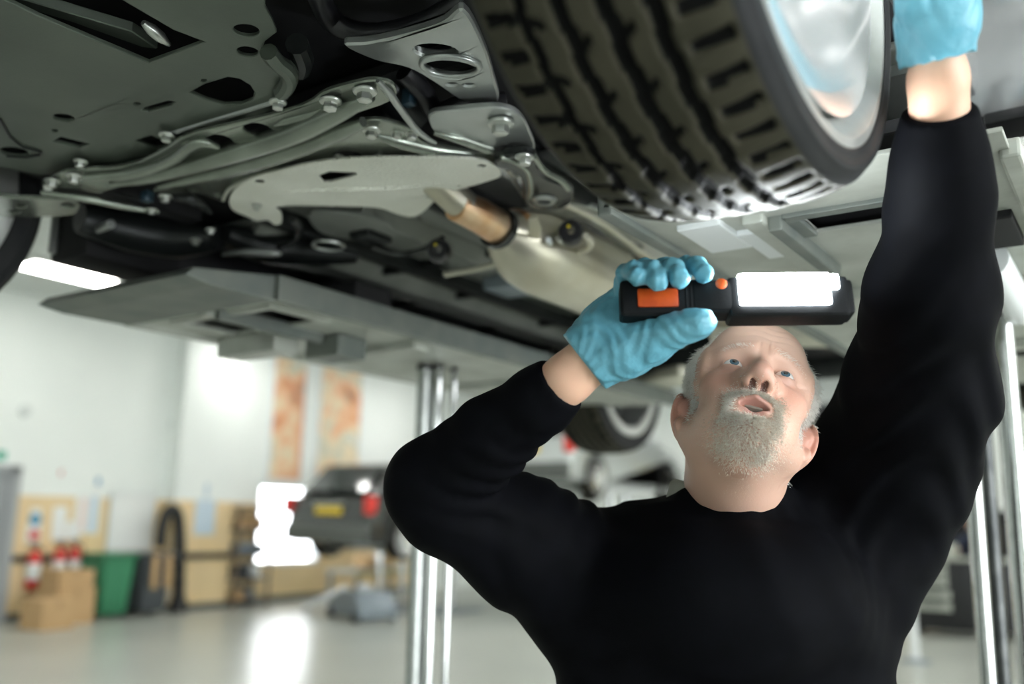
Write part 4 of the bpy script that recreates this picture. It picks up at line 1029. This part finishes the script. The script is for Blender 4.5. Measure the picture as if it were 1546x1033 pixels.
for tip, pip, mcp, r in (((962, 418, 1.030), (945, 412, 1.072), (938, 452, 1.102), .0098), ((993, 424, 1.024), (972, 406, 1.068), (958, 450, 1.106), .0106), ((1026, 420, 1.024), (1002, 404, 1.066), (982, 452, 1.106), .0106), ((1063, 413, 1.036), (1035, 402, 1.072), (1008, 455, 1.104), .0100)):
    dip = tuple(.5*(a+b) for a, b in zip(tip, pip)); dip = (dip[0]+3, dip[1]-7, dip[2]-.004)
    gv.chain([A3(*mcp, r+.003), A3(*pip, r+.001), A3(*dip, r+.0006), A3(*tip, r+.001)], .004)
cg = .5*(at(854, 512, 1.10)+at(912, 584, 1.09)); ax_ = at(866, 563, 1.1)-at(915, 515, 1.098)
pa, pb, pc = at(856, 512, 1.10), at(912, 583, 1.09), at(880, 545, 1.06)
ng = np.cross(pb-pa, at(880, 545, 1.2)-at(880, 545, 1.0)); ng = ng/np.linalg.norm(ng); ng = ng if ng@ax_ > 0 else -ng
gv.plane_cut(pa, ng)
glove_r = glove_build('glove', gv)
cuff_c = .5*(pa+pb)-ng*.001; uu = (pb-pa)/2; vv = np.cross(ng, uu); vv = vv/np.linalg.norm(vv)*.033
MB().tube([cuff_c+uu*1.0*math.cos(t)+vv*math.sin(t) for t in np.linspace(0, 2*PI, 40, endpoint=False)], .0022, 8, closed=True).build('glove_cuff_bead', M['glove'], man)
# the raised hand on the wheel
gl = np.array([at(1340, -120, .93), at(1470, 110, 1.02), at(1400, -120, .85), at(1460, 120, .9)])
gw = Vol(gl.min(0)-.05, gl.max(0)+.05, .0026)
gw.chain([A3(1415, 118, .983, .0345), A3(1413, 80, .972, .0335), A3(1412, 40, .960, .036), A3(1408, -20, .945, .036)], .015)
gw.chain([A3(1430, 20, .95, .028), A3(1432, -35, .935, .028)], .02)
for k, (dx, L) in enumerate(((-30, 75), (-8, 88), (14, 84), (36, 66))):
    a_ = (1404+dx, -40, .940); b_ = (1400+dx*1.05-8, -40-L*.55, .925); c_ = (1392+dx-14, -40-L, .925); e_ = (1384+dx-18, -40-L*1.35, .935)
    gw.chain([A3(*a_, .0125), A3(*b_, .0115), A3(*c_, .0105), A3(*e_, .0098)], .004)
gw.chain([A3(1395, 45, .955, .022), A3(1378, 5, .935, .016), A3(1372, -35, .922, .0135), A3(1374, -62, .918, .0120)], .008)
pa, pb = at(1364, 103, .98), at(1462, 79, .98); ng = np.cross(pb-pa, at(1410, 90, 1.1)-at(1410, 90, .9)); ng /= np.linalg.norm(ng)
if ng @ (at(1415, 118, .983)-at(1412, 40, .96)) < 0: ng = -ng
gw.plane_cut(pa, ng)
glove_build('glove', gw)

# ================================================================== INSPECTION TORCH
tc = at(1108, 455, 1.052)
tx = at(1283, 453, 1.045)-at(934, 457, 1.060); TL = np.linalg.norm(tx); tx /= TL
tz = CAM-tc; tz -= tx*(tz@tx); tz /= np.linalg.norm(tz); ty = np.cross(tz, tx)
tilt = math.radians(-24); tz2 = tz*math.cos(tilt)-ty*math.sin(tilt); ty2 = ty*math.cos(tilt)+tz*math.sin(tilt)
TM = Matrix([[tx[i], ty2[i], tz2[i], tc[i]] for i in range(3)]+[[0, 0, 0, 1]])
torch = thing('inspection_torch', 'black inspection torch with orange panel and a lit white lamp', 'torch', tc.tolist())
hl = TL/2
px = lambda x: (x-1108)/349*TL
MB().box((px(934), -.0225, -.0175), (px(1075), .0225, .0155), .007, TM, 3).build('handle', M['torch_body'], torch)
MB().box((px(1040), -.0195, -.0165), (px(1108), .0215, .0165), .008, TM, 3).build('neck', M['torch_body'], torch)
MB().box((px(1096), -.0245, -.0185), (px(1276), .0235, .0165), .006, TM, 3).build('lamp_housing', M['torch_body'], torch)
MB().box((px(1262), -.0225, -.0165), (px(1283), .0200, .0150), .006, TM, 3).build('end_cap', M['torch_body'], torch)
lens = MB().box((px(1112), -.0125, .008), (px(1248), .0262, .0195), .0035, TM, 3).box((px(1240), .006, .008), (px(1262), .0245, .0188), .003, TM, 3).build('lens', M['torch_lens'], torch)
MB().box((px(1112), .022, -.010), (px(1250), .0262, .014), .002, TM).build('top_lens', M['torch_lens'], torch)
MB().box((px(960), -.013, .0135), (px(1022), .0095, .0172), .003, TM).build('orange_panel', M['torch_orange'], torch)
MB().lathe([(0, .0175), (.005, .0175), (.0065, .0165), (.0065, .014), (0, .014)], 24, TM @ Matrix.Translation((px(1087), .0145, 0))).build('power_button', M['torch_orange'], torch)
for k in range(5):
    MB().box((px(1032+k*7), -.02, .0145), (px(1035+k*7), .012, .0162), .0006, TM).build('grip_ridge', M['torch_body'], torch, smooth=False)

# ================================================================== THINGS ALONG THE LEFT WALL
def wallrect(name, x0, y0, x1, y1, label, cat, m, off=.022, th=.006, group=None, X=XL):
    a = onx(x0, y1, X); b = onx(x1, y0, X)
    o = MB().box((X+off, a[1], min(a[2], b[2])), (X+off+th, b[1], max(a[2], b[2])), .001).build(name, M[m], smooth=False)
    return tag(o, label, cat, group), a, b
nt_, a, b = wallrect('notice', 42, 768, 61, 801, 'small white notice with a blue disc above the red round sign', 'notice', 'paper')
MB().lathe([(0, 0), (.085, 0), (.085, .006), (0, .006)], 24, Matrix.Translation((XL+.028, (a[1]+b[1])/2, (a[2]+b[2])/2)) @ AXX).build('blue_disc', M['blue'], nt_)
q = onx(51, 801, XL); tag(MB().lathe([(0, 0), (.07, 0), (.07, .008), (0, .008)], 24, Matrix.Translation((XL+.022, q[1], q[2]-.06)) @ AXX).build('round_sign', M['red']), 'small round red sign on the yellow board under the blue notice', 'sign')
wallrect('notice', 76, 765, 101, 799, 'plain white sheet pinned to the yellow board beside the blue notice', 'notice', 'paper')
pz, a, b = wallrect('chart', 108, 748, 152, 806, 'large pale wall chart with a pink and a blue column', 'chart', 'paper')
MB().box((XL+.0285, a[1]+.08, a[2]+.05), (XL+.030, a[1]+.17, b[2]-.05)).build('pink_column', M['paper_pink'], pz, smooth=False)
MB().box((XL+.0285, b[1]-.16, a[2]+.02), (XL+.030, b[1]-.05, b[2]-.02)).build('blue_column', M['paper_blue'], pz, smooth=False)
wb, a, b = wallrect('whiteboard', 157, 746, 234, 832, 'big whiteboard hanging over the two wheeled bins', 'whiteboard', 'paper', .02, .02)
wf = MB()
for (y0, y1, z0, z1) in ((a[1], b[1], b[2]-.03, b[2]), (a[1], b[1], a[2], a[2]+.03), (a[1], a[1]+.03, a[2], b[2]), (b[1]-.03, b[1], a[2], b[2])): wf.box((XL+.02, y0, z0), (XL+.048, y1, z1))
wf.build('frame', M['white_steel'], wb, smooth=False)
wallrect('poster', 290, 756, 325, 808, 'pale blue and white sheet on the pier beside the hanging hose', 'poster', 'paper_blue', .022, .006, None, XL+.3)
wallrect('sign', 308, 730, 316, 752, 'narrow light blue sign above the sheet on the pier', 'sign', 'paper_blue', .0, .008, None, XL+.3)
rs, a, b = wallrect('sign', 87, 708, 96, 723, 'small red and white fire sign high on the white wall', 'sign', 'paper', .0, .008)
MB().box((XL+.0085, a[1]+.02, a[2]+.05), (XL+.010, b[1]-.02, b[2]-.02)).build('red_field', M['red'], rs, smooth=False)
bs, a, b = wallrect('sign', 142, 720, 153, 743, 'blue and white safety sign on the wall above the chart', 'sign', 'paper', .0, .008)
MB().box((XL+.0085, a[1]+.015, a[2]+.1), (XL+.010, b[1]-.015, b[2]-.015)).build('blue_field', M['blue'], bs, smooth=False)
wallrect('exit_sign', -6, 682, 9, 694, 'green exit sign at the left end of the wall above the grey door', 'sign', 'green_sign', .0, .02)
for i, (x, y) in enumerate(((38, 620), (262, 642))):
    q = onx(x, y, XL); tag(MB().lathe([(0, 0), (.09, 0), (.08, .04), (0, .05)], 20, Matrix.Translation((XL, q[1], q[2])) @ AXX).build('alarm_sounder', M['ceiling']), ('small round pale sounder on the wall above the exit sign', 'small round pale sounder high on the wall left of the pier')[i], 'alarm')
# fire extinguishers on the board
EXT_ME = as_mesh(MB().lathe([(0, 0), (.075, 0), (.085, .02), (.085, .40), (.07, .46), (.03, .49), (.028, .52), (0, .52)], 24), 'cylinder'); EXT_ME.materials.append(M['red'])
EXN_ME = as_mesh(MB().lathe([(0, .52), (.03, .52), (.03, .55), (0, .55)], 14).box((-.012, -.09, .55), (.012, .05, .575), .004).box((-.012, -.08, .60), (.012, .04, .615), .004), 'valve'); EXN_ME.materials.append(M['black_strip'])
EXH_ME = as_mesh(MB().tube([(0, .03, .54), (.05, .09, .5), (.07, .1, .35), (.06, .09, .15)], [.012, .012, .012, .022], 10), 'hose'); EXH_ME.materials.append(M['black_strip'])
EXL_ME = as_mesh(MB().lathe([(.0855, .12), (.0862, .125), (.0862, .33), (.0855, .335)], 24), 'label_band'); EXL_ME.materials.append(M['paper'])
for i, (x, y, lab) in enumerate(((47, 889, 'red fire extinguisher standing highest in view, left of the carton stack'), (86, 884, 'red fire extinguisher with pale label behind the carton stack'), (108, 882, 'red fire extinguisher nearest the green bin'))):
    q = onx(x, y, XL+.13); t = thing('fire_extinguisher', lab, 'extinguisher', (XL+.13, q[1], q[2]), group='fire extinguishers on the boards')
    for nm, me in (('cylinder', EXT_ME), ('valve', EXN_ME), ('hose', EXH_ME), ('label_band', EXL_ME)):
        o = bpy.data.objects.new(nm, me); COL.objects.link(o); o.parent = t
    MB().box((-.12, -.03, .2), (-.085, .03, .45), .004).build('wall_bracket', M['black_strip'], t, False, False)
    tag(MB().box((XL+.022, q[1]-.10, q[2]+.60), (XL+.026, q[1]+.10, q[2]+.86)).build('instruction_card', M['paper'], smooth=False), 'white instruction card above '+('the leftmost extinguisher', 'the middle extinguisher', 'the extinguisher nearest the green bin')[i], 'card', 'cards above the extinguishers')
# cartons
def carton(px0, px1, yb, yt, depth, label, zb=0., dx=0., rz=0.):
    a = onz(px0, yb, 0) if zb == 0 else None
    return None
def carton_at(x, y, z, w, d, h, rz, label):
    t = thing('cardboard_box', label, 'box', (x, y, z), rz, 'cardboard boxes by the bins')
    MB().box((-d/2, -w/2, 0), (d/2, w/2, h), .006).build('carton', M['card'], t, False, False)
    MB().box((-d/2-.001, -.03, h-.1), (d/2+.001, .03, h+.002)).build('tape', M['tape'], t, False, False)
    for s in (-1, 1): MB().box((-d/2, s*w/4-w/4+.006, h), (d/2, s*w/4+w/4-.006, h+.006), .002).build('flap', M['card'], t, False, False)
carton_at(-11.62, 6.72, 0, .46, .42, .36, .12, 'small cardboard box lowest on the floor in front of the stack')
carton_at(-12.1, 7.22, 0, .54, .5, .46, .05, 'large cardboard box under another box beside the green bin')
carton_at(-12.1, 7.21, .468, .50, .46, .22, .02, 'flat cardboard box lying on top of the large box')
# wheeled bins
def bin_thing(x, y, m, label, w=.52, d=.55, h=.84):
    t = thing('wheeled_bin', label, 'bin', (x, y, 0), 0, 'wheeled bins under the whiteboard')
    b = MB(); bm = b.bm; r0 = [bm.verts.new(v) for v in ((-d*.40, -w*.38, .06), (d*.40, -w*.38, .06), (d*.40, w*.38, .06), (-d*.40, w*.38, .06))]; r1 = [bm.verts.new(v) for v in ((-d/2, -w/2, h), (d/2, -w/2, h), (d/2, w/2, h), (-d/2, w/2, h))]
    bm.faces.new(r0[::-1]); bm.faces.new(r1)
    for k in range(4): bm.faces.new((r0[k], r0[(k+1) % 4], r1[(k+1) % 4], r1[k]))
    bmesh.ops.bevel(bm, geom=list(bm.edges), offset=.03, segments=2, affect='EDGES')
    b.build('bin_body', M[m], t, False)
    MB().box((-d/2-.05, -w/2-.025, h), (d/2+.03, w/2+.025, h+.05), .02).build('lid', M[m], t, False)
    MB().tube([(-d/2-.07, -w/2+.04, h-.02), (-d/2-.07, w/2-.04, h-.02)], .014).build('handle', M['black_strip'], t, False)
    for s in (-1, 1): MB().lathe([(0, -.025), (.1, -.025), (.1, .025), (0, .025)], 20, Matrix.Translation((-d*.36, s*w*.42, .10)) @ Matrix.Rotation(PI/2, 4, 'X')).build('bin_wheel', M['black_strip'], t, False)
    for s in (-.2, .0, .2): MB().box((d/2*.80, s*w*.9-.02, .12), (d/2*.93, s*w*.9+.02, h-.1), .01).build('body_rib', M[m], t, False)
    return t
bin_thing(-12.25, 7.90, 'green_bin', 'dark green wheeled bin under the whiteboard')
gb = bin_thing(-12.2, 8.50, 'dark_bin', 'charcoal grey wheeled bin beside the hanging black hose')
for s in (-.12, .10): tag(MB().box((-11.86, 8.50+s-.045, .40), (-11.84, 8.50+s+.045, .86), .004).build('wooden_slat', M['card']), ('tan slat leaning on the grey bin, nearer the green bin', 'tan slat leaning on the grey bin, nearer the hose')[s > 0], 'slat', 'tan slats on the grey bin')
# looped extraction hose on its hook
hp = [(XL+.30, *onx(x, y, XL+.35)[1:]) for x, y in ((238, 826), (240, 800), (247, 776), (256, 769), (264, 778), (267, 810), (267, 850), (267, 890))]
hp[-1] = (hp[-1][0], hp[-1][1], .2)
ht = thing('extraction_hose', 'thick black ribbed hose looped over a hook beside the grey bin', 'hose', (XL+.36, hp[3][1], .05))
hp = [(XL+.42, p[1], p[2]) for p in hp]
MB().tube([tuple(p) for p in catmull(hp, 8, False)], [.085+.008*math.sin(i*2.2) for i in range(8*(len(hp)-1)+1)], 12).build('hose_pipe', M['hose'], ht)
MB().box((XL+.30, hp[3][1]-.04, hp[3][2]-.12), (XL+.44, hp[3][1]+.04, hp[3][2]-.06), .01).build('hook', M['rack_dark'], ht)
MB().lathe([(.0, 0), (.14, 0), (.12, .16), (.08, .22), (0, .22)], 20, Matrix.Translation((hp[-1][0], hp[-1][1], .0))).build('nozzle', M['hose'], ht)
# shelf rack with stock
ra, rb_ = onx(338, 912, XL+.3)[1], onx(392, 912, XL+.3)[1]
rk = thing('shelf_rack', 'brown open shelf rack standing right of the yellow pier boards', 'shelf', (XL+.28, (ra+rb_)/2, 0))
for z in (.06, .42, .80, 1.20, 1.56): MB().box((XL+.06, ra, z), (XL+.5, rb_, z+.035), .004).build('shelf', M['rack_dark'] if z < 1.5 else M['rack'], rk, smooth=False)
for xx in (XL+.07, XL+.47):
    for yy in (ra+.015, rb_-.015): MB().box((xx, yy-.02, 0), (xx+.035, yy+.02, 1.62), .003).build('upright', M['rack'], rk, smooth=False)
stock = (('blue folded cloth on the lowest shelf of the rack', 'cloth', M['grey_steel'], .10, .55, .10, .22), ('brown carton on the lowest shelf of the rack', 'box', M['card'], .10, .15, .2, .16), ('grey tub on the second shelf of the rack', 'tub', M['rack_dark'], .46, .2, .25, .2), ('white bottle carton on the second shelf of the rack', 'box', M['paper'], .46, .6, .2, .22),
         ('large grey case on the middle shelf of the rack', 'case', M['grey_steel'], .84, .15, .7, .17), ('tan carton on the upper shelf of the rack', 'box', M['card'], 1.24, .1, .3, .16), ('orange-brown carton on the upper shelf, right end', 'box', M['tape'], 1.24, .5, .3, .2))
for lab, cat, m, z, f, w, h in stock:
    y0 = ra+.04+f*(rb_-ra-.08); tag(MB().box((XL+.12, y0, z), (XL+.44, min(rb_-.05, y0+w*(rb_-ra)), z+h-.01), .02).build('stock_'+cat if cat != 'cloth' else 'folded_cloth', m), lab, cat, 'stock on the shelf rack')
# framed prints high on the wall
for i, (x0, y0, x1, y1) in enumerate(((400, 528, 466, 727), (473, 546, 549, 720))):
    a = onx(x0, y1, XL); b = onx(x1, y0, XL)
    t = thing('wall_print', ('tall framed print in warm orange, left of the pair above the window', 'tall framed print in amber and cream, right of the pair above the black car')[i], 'poster', (XL, (a[1]+b[1])/2, a[2]), group='framed prints on the left wall')
    z0, z1 = max(a[2], 2.04), min(b[2], ZC-.1)
    MB().box((XL, a[1]+.04, z0+.04), (XL+.02, b[1]-.04, z1-.04)).build('print', M['art_a' if i == 0 else 'art_b'], t, smooth=False)
    f = MB()
    for (ya, yb, za, zb) in ((a[1], b[1], z0, z0+.05), (a[1], b[1], z1-.05, z1), (a[1], a[1]+.05, z0, z1), (b[1]-.05, b[1], z0, z1)): f.box((XL, ya, za), (XL+.035, yb, zb))
    f.build('frame', M['white_steel'], t, smooth=False)

# ================================================================== OTHER CARS
def side_profile():
    return [(-.05, .30), (0, .62), (.10, .86), (.55, 1.36), (.75, 1.44), (2.0, 1.47), (2.55, 1.36), (3.15, 1.00), (3.85, .86), (4.12, .62), (4.15, .34), (4.05, .24)]
def bg_car(loc, m, label, plate_col=True, cat='car'):
    """y runs from the tail (0) to the nose; x=0 on the centre line"""
    t = thing('parked_car', label, cat, loc)
    hw = .86; ax1, ax2, ar = .78, 3.35, .36
    low = [(4.05, .24), (ax2+ar+.02, .22)]+[(ax2+ar*math.cos(q), .32+ar*math.sin(q)) for q in np.linspace(-.25, PI+.25, 13)]+[(ax1+ar+.02, .22)]+[(ax1+ar*math.cos(q), .32+ar*math.sin(q)) for q in np.linspace(-.25, PI+.25, 13)]+[(.1, .24)]
    body = [(-.05, .30), (0, .62), (.06, .90), (.3, .96), (3.1, .98), (3.85, .86), (4.12, .62), (4.15, .34)]+low
    MB().prism(body, 0, -hw, hw, .05).build('body', M[m], t, False)
    b = MB(); bm = b.bm
    cab = [(.12, .94), (.60, 1.40), (.80, 1.45), (2.0, 1.47), (2.5, 1.38), (3.12, .96)]
    A = [bm.verts.new((-hw+.02+.16*max(0, (z-.94)/.5), y, z)) for y, z in cab]; Bq = [bm.verts.new((hw-.02-.16*max(0, (z-.94)/.5), y, z)) for y, z in cab]
    bm.faces.new(A); bm.faces.new(Bq[::-1])
    for k in range(len(cab)): bm.faces.new((A[k], Bq[k], Bq[(k+1) % len(cab)], A[(k+1) % len(cab)]))
    bmesh.ops.recalc_face_normals(bm, faces=bm.faces); bmesh.ops.bevel(bm, geom=list(bm.edges), offset=.03, segments=2, affect='EDGES')
    b.build('cabin', M[m], t, False)
    MB().prism([(.145, .99), (.53, 1.36), (.50, 1.40), (.105, 1.01)], 0, -.60, .60).build('rear_window', M['glass'], t, False, False)
    for s in (-1, 1):
        for (y0, y1) in ((.55, 1.55), (1.62, 2.75)):
            zt = lambda y: 1.36 if y < 2.2 else 1.36-(y-2.2)*.62
            p = [(y0, 1.00), (y1, 1.00), (y1-.06, zt(y1)-.02), (max(y0+.1, .68) if y0 < 1 else y0+.03, zt(y0+.1))]
            bb = MB(); vs = [bb.bm.verts.new((s*(hw-.012-.16*(z-.94)/.5), y, z)) for y, z in p]; v2 = [bb.bm.verts.new((s*(hw+.004-.16*(z-.94)/.5), y, z)) for y, z in p]
            bb.bm.faces.new(v2 if s > 0 else v2[::-1]); bb.bm.faces.new(vs[::-1] if s > 0 else vs)
            for k in range(4): bb.bm.faces.new((vs[k], vs[(k+1) % 4], v2[(k+1) % 4], v2[k]))
            bmesh.ops.recalc_face_normals(bb.bm, faces=bb.bm.faces); bb.build('side_window', M['glass'], t, False, False)
        MB().box((s*.84-.13, -.03, .66), (s*.84+.02, .14, .92), .03).build('tail_light', M['tail'], t, False)
        MB().box((s*.55-.12, -.075, .34), (s*.55+.12, -.03, .39), .01).build('reflector', M['tail'], t, False)
        MB().box((s*.86, 2.55, .95), (s*1.0, 2.68, 1.08), .03).build('door_mirror', M[m], t, False)
    MB().box((-.84, -.09, .26), (.84, .10, .52), .05).build('bumper', M['plastic'], t, False)
    MB().box((-.26, -.03, .66), (.26, .005, .77), .004).build('number_plate', M['plate_yellow'], t, False)
    MB().box((-.3, -.035, .79), (.3, .02, .83), .01).build('boot_handle', M['bolt'], t, False)
    for s in (-1, 1):
        for y in (ax1, ax2): wheel(t, (s*.76, y, .32), flip=(s < 0))
    return t
def bg_lift(x, y, h, label, group='lifts under the parked cars'):
    t = thing('vehicle_lift', label, 'lift', (x, y, 0), group=group)
    for s in (-1, 1):
        MB().box((s*.55-.22, -1.1, h-.10), (s*.55+.22, 1.1, h), .01).build('platform', M['white_steel'], t, False, False)
        MB().prism([(-1.1, h), (-1.1, h-.1), (-1.45, h-.1)], 0, s*.55-.2, s*.55+.2).build('ramp', M['lift_paint'], t, False, False)
        for k in (-1, 1):
            MB().lathe([(0, 0), (.06, 0), (.06, h-.1), (0, h-.1)], 20, Matrix.Translation((s*.55, k*.28, 0))).build('column', M['chrome'], t, False)
    MB().box((-.95, -.6, 0), (.95, .6, .03), .01).build('base_plate', M['grey_steel'], t, False, False)
    return t
bg_car((-10.1, 10.0, .83), 'car_black', 'black hatchback with yellow rear plate, raised behind the chrome columns')
bg_lift(-10.1, 12.05, 1.05, 'pale lift holding up the black hatchback')
bg_car((-8.0, 12.05, 1.82), 'car_silver', 'silver hatchback raised high behind the mechanic, under the rear tyre')
bg_lift(-8.0, 14.1, 2.04, 'pale lift holding up the silver hatchback')

# ================================================================== FLOOR EQUIPMENT IN THE LEFT MIDDLE GROUND
# low trolley jack with two bright bars and a blue-grey cover
jq = onz(545, 935, 0)
jk = thing('trolley_jack', 'blue-grey floor jack with two bright bars lying beside the chrome columns', 'jack', (jq[0], jq[1], 0), math.radians(-20))
MB().prism([(-.55, .05), (-.5, .25), (-.1, .42), (.35, .40), (.55, .2), (.55, .05)], 1, -.30, .30, .03).build('jack_body', M['grey_steel'], jk, False)
for s in (-.22, .16):
    MB().tube([(-1.25, s-.1, .06), (-.1, s, .42)], .055, 12).build('bar', M['white_steel'], jk, False)
for sx in (-.4, .4):
    for sy in (-.3, .3): MB().lathe([(0, -.03), (.07, -.03), (.07, .03), (0, .03)], 16, Matrix.Translation((sx, sy, .07)) @ Matrix.Rotation(PI/2, 4, 'X')).build('castor', M['rubber_black'], jk, False)
MB().lathe([(0, 0), (.11, 0), (.12, .06), (0, .10)], 20, Matrix.Translation((.05, 0, .42))).build('saddle', M['white_steel'], jk, False)
wk = onz(520, 905, 0)
wb_ = thing('work_bench', 'low pale work bench with a yellow edge in front of the black hatchback', 'bench', (wk[0]+.5, wk[1]+.2, 0), math.radians(4))
MB().box((-.35, -.9, .50), (.35, .9, .56), .01).build('bench_top', M['lift_paint'], wb_, False)
MB().box((.33, -.9, .47), (.36, .9, .50), .004).build('yellow_edge', M['yellow'], wb_, False)
for sx in (-.3, .3):
    for sy in (-.82, .82): MB().box((sx-.03, sy-.03, 0), (sx+.03, sy+.03, .5), .004).build('leg', M['grey_steel'], wb_, False)
tag(MB().box((wk[0]+.3, wk[1]-.15, .57), (wk[0]+.7, wk[1]+.45, .78), .06).build('cardboard_tray', M['card']), 'tan tray of parts standing on the low pale bench', 'tray')
tp = onz(1008, 960, 0)

# ================================================================== RIGHT BACKGROUND
tq = onz(1440, 962, 0)
tch = thing('tool_chest', 'black tool chest with pale grey drawer fronts at the right', 'tool chest', (tq[0], tq[1]+.35, 0), math.radians(8))
MB().box((-.55, -.35, .08), (.85, .35, 1.02), .02).build('cabinet', M['tool_black'], tch, False)
for i, (z, h) in enumerate(((.34, .10), (.50, .10), (.66, .09), (.77, .08), (.87, .07), (.95, .05))):
    d = MB().box((-.50, -.385, z), (-.05 if i < 2 else -.08, -.345, z+h), .006).build('drawer', M['tool_grey'], tch, False)
    MB().box((-.42, -.40, z+h-.025), (-.14, -.383, z+h-.01), .003).build('drawer_pull', M['tool_black'], d, False)
MB().box((-.56, -.37, 1.02), (.86, .37, 1.06), .01).build('top', M['tool_grey'], tch, False)
for sx in (-.45, .75):
    for sy in (-.28, .28): MB().lathe([(0, -.025), (.045, -.025), (.045, .025), (0, .025)], 16, Matrix.Translation((sx, sy, .045)) @ Matrix.Rotation(PI/2, 4, 'X')).build('castor', M['rubber_black'], tch, False)
tag(MB().box((tq[0]-.5, tq[1]+.15, 1.064), (tq[0]+.05, tq[1]+.5, 1.25), .02).build('parts_tray', M['lift_paint']), 'pale parts tray standing on the black tool chest', 'tray')
# white prop stand in front of the chest
sp_ = onz(1383, 1000, 0)
ps = thing('prop_stand', 'slim white prop stand on the floor before the black tool chest', 'stand', (sp_[0], sp_[1], 0))
MB().tube([(0, 0, .02), (-.02, 0, .95)], .045, 16).build('post', M['white_steel'], ps, False)
MB().lathe([(0, 0), (.17, 0), (.17, .015), (.05, .04), (0, .04)], 24).build('foot_plate', M['grey_steel'], ps, False)
# yellow board wall section and dark shelving on the far wall
fw = bpy.data.objects['wall_far']
for k in range(11):
    x0 = -5.5+k*1.0; MB().box((x0+.005, YF-.02, .1), (x0+.995, YF, 1.66), .003).build('board', M['ply'], fw, smooth=False)
def rack_at(px0, px1, ytop, ybot, Y, label, items):
    def ony(x, y):
        r = ray(x, y); return CAM+r*((Y-CAM[1])/r[1])
    a = ony(px0, ybot); b = ony(px1, ytop)
    t = thing('storage_rack', label, 'rack', ((a[0]+b[0])/2, Y, 0))
    z1 = b[2]
    MB().box((a[0], Y+.55, .05), (b[0], Y+.6, z1), .004).build('back_panel', M['tool_black'], t, smooth=False)
    n = max(2, int(z1/.6))
    for k in range(n+1): MB().box((a[0], Y, .05+(z1-.08)*k/n), (b[0], Y+.58, .09+(z1-.08)*k/n), .004).build('shelf', M['rack_dark'], t, smooth=False)
    for xx in (a[0]+.03, b[0]-.03):
        for yy in (Y+.03, Y+.55): MB().box((xx-.03, yy-.03, 0), (xx+.03, yy+.03, z1), .004).build('upright', M['tool_black'], t, smooth=False)
    for (x, y, w, h, nm, m, lab, cat) in items:
        c = ony(x, y); k = round((c[2]-h/2-.09)/((z1-.08)/n)); zz = .09+(z1-.08)*k/n
        tag(MB().box((c[0]-w/2, Y+.06, zz+.001), (c[0]+w/2, Y+.45, zz+h), .02).build(nm, M[m]), lab, cat)
rack_at(1150, 1330, 606, 900, 17.2, 'tall dark storage rack seen between the head and the raised sleeve', ((1222, 672, .45, .36, 'plastic_crate', 'yellow', 'yellow plastic crate on the dark rack beside the ear', 'crate'), (1262, 655, .5, .4, 'steel_drum', 'white_steel', 'pale container on the dark rack beside the yellow crate', 'container'), (1215, 650, .3, .3, 'paint_tin', 'tool_grey', 'grey tin on the dark rack above the yellow crate', 'tin')))
rack_at(1400, 1520, 772, 812, 18.2, 'dark storage rack low on the right behind the tool chest', ())
# second mechanic bending over the chest, far away
wq = np.array([tq[0]+.16, tq[1]+1.42, 0.])
mn = thing('person', 'far worker in navy clothes bending behind the black tool chest', 'person', wq.tolist())
v2 = Vol(wq+np.array([-.7, -.75, -.01]), wq+np.array([.7, .5, 1.75]), .02)
for s in (-1, 1):
    v2.chain([(wq+np.array([s*.11, .0, .88]), .10), (wq+np.array([s*.12, -.02, .48]), .075), (wq+np.array([s*.12, .02, .09]), .055)], .03); v2.cone(wq+np.array([s*.12, .02, .05]), wq+np.array([s*.13, -.18, .04]), .05, .04, .02)
    v2.chain([(wq+np.array([s*.20, -.18, 1.28]), .07), (wq+np.array([s*.27, -.35, 1.08]), .055), (wq+np.array([s*.20, -.52, 1.16]), .04), (wq+np.array([s*.18, -.60, 1.14]), .042)], .03)
v2.chain([(wq+np.array([0, .0, .92]), .15), (wq+np.array([0, -.06, 1.12]), .16), (wq+np.array([0, -.15, 1.30]), .16)], .05)
v2.cone(wq+np.array([0, -.18, 1.38]), wq+np.array([0, -.24, 1.48]), .06, .055, .03); v2.ell(wq+np.array([0, -.28, 1.56]), (.08, .10, .12), .02)
va, fa = v2.mesh(); va = relax(va, fa, 1)
me = np_mesh('body', va, fa); mo = link('body', me, [M['navy'], M['skin_far']], mn)
cz = va[fa].mean(1); sk_ = (cz[:, 2] > 1.43) | (cz[:, 1] < wq[1]-.55); me.polygons.foreach_set('material_index', sk_.astype(np.int32))
MB().lathe([(0, .10), (.05, .095), (.085, .05), (.09, 0), (.085, -.02), (0, -.02)], 20, Matrix.Translation((wq+np.array([0, -.265, 1.62])).tolist())).build('hair', M['tape'], mn)
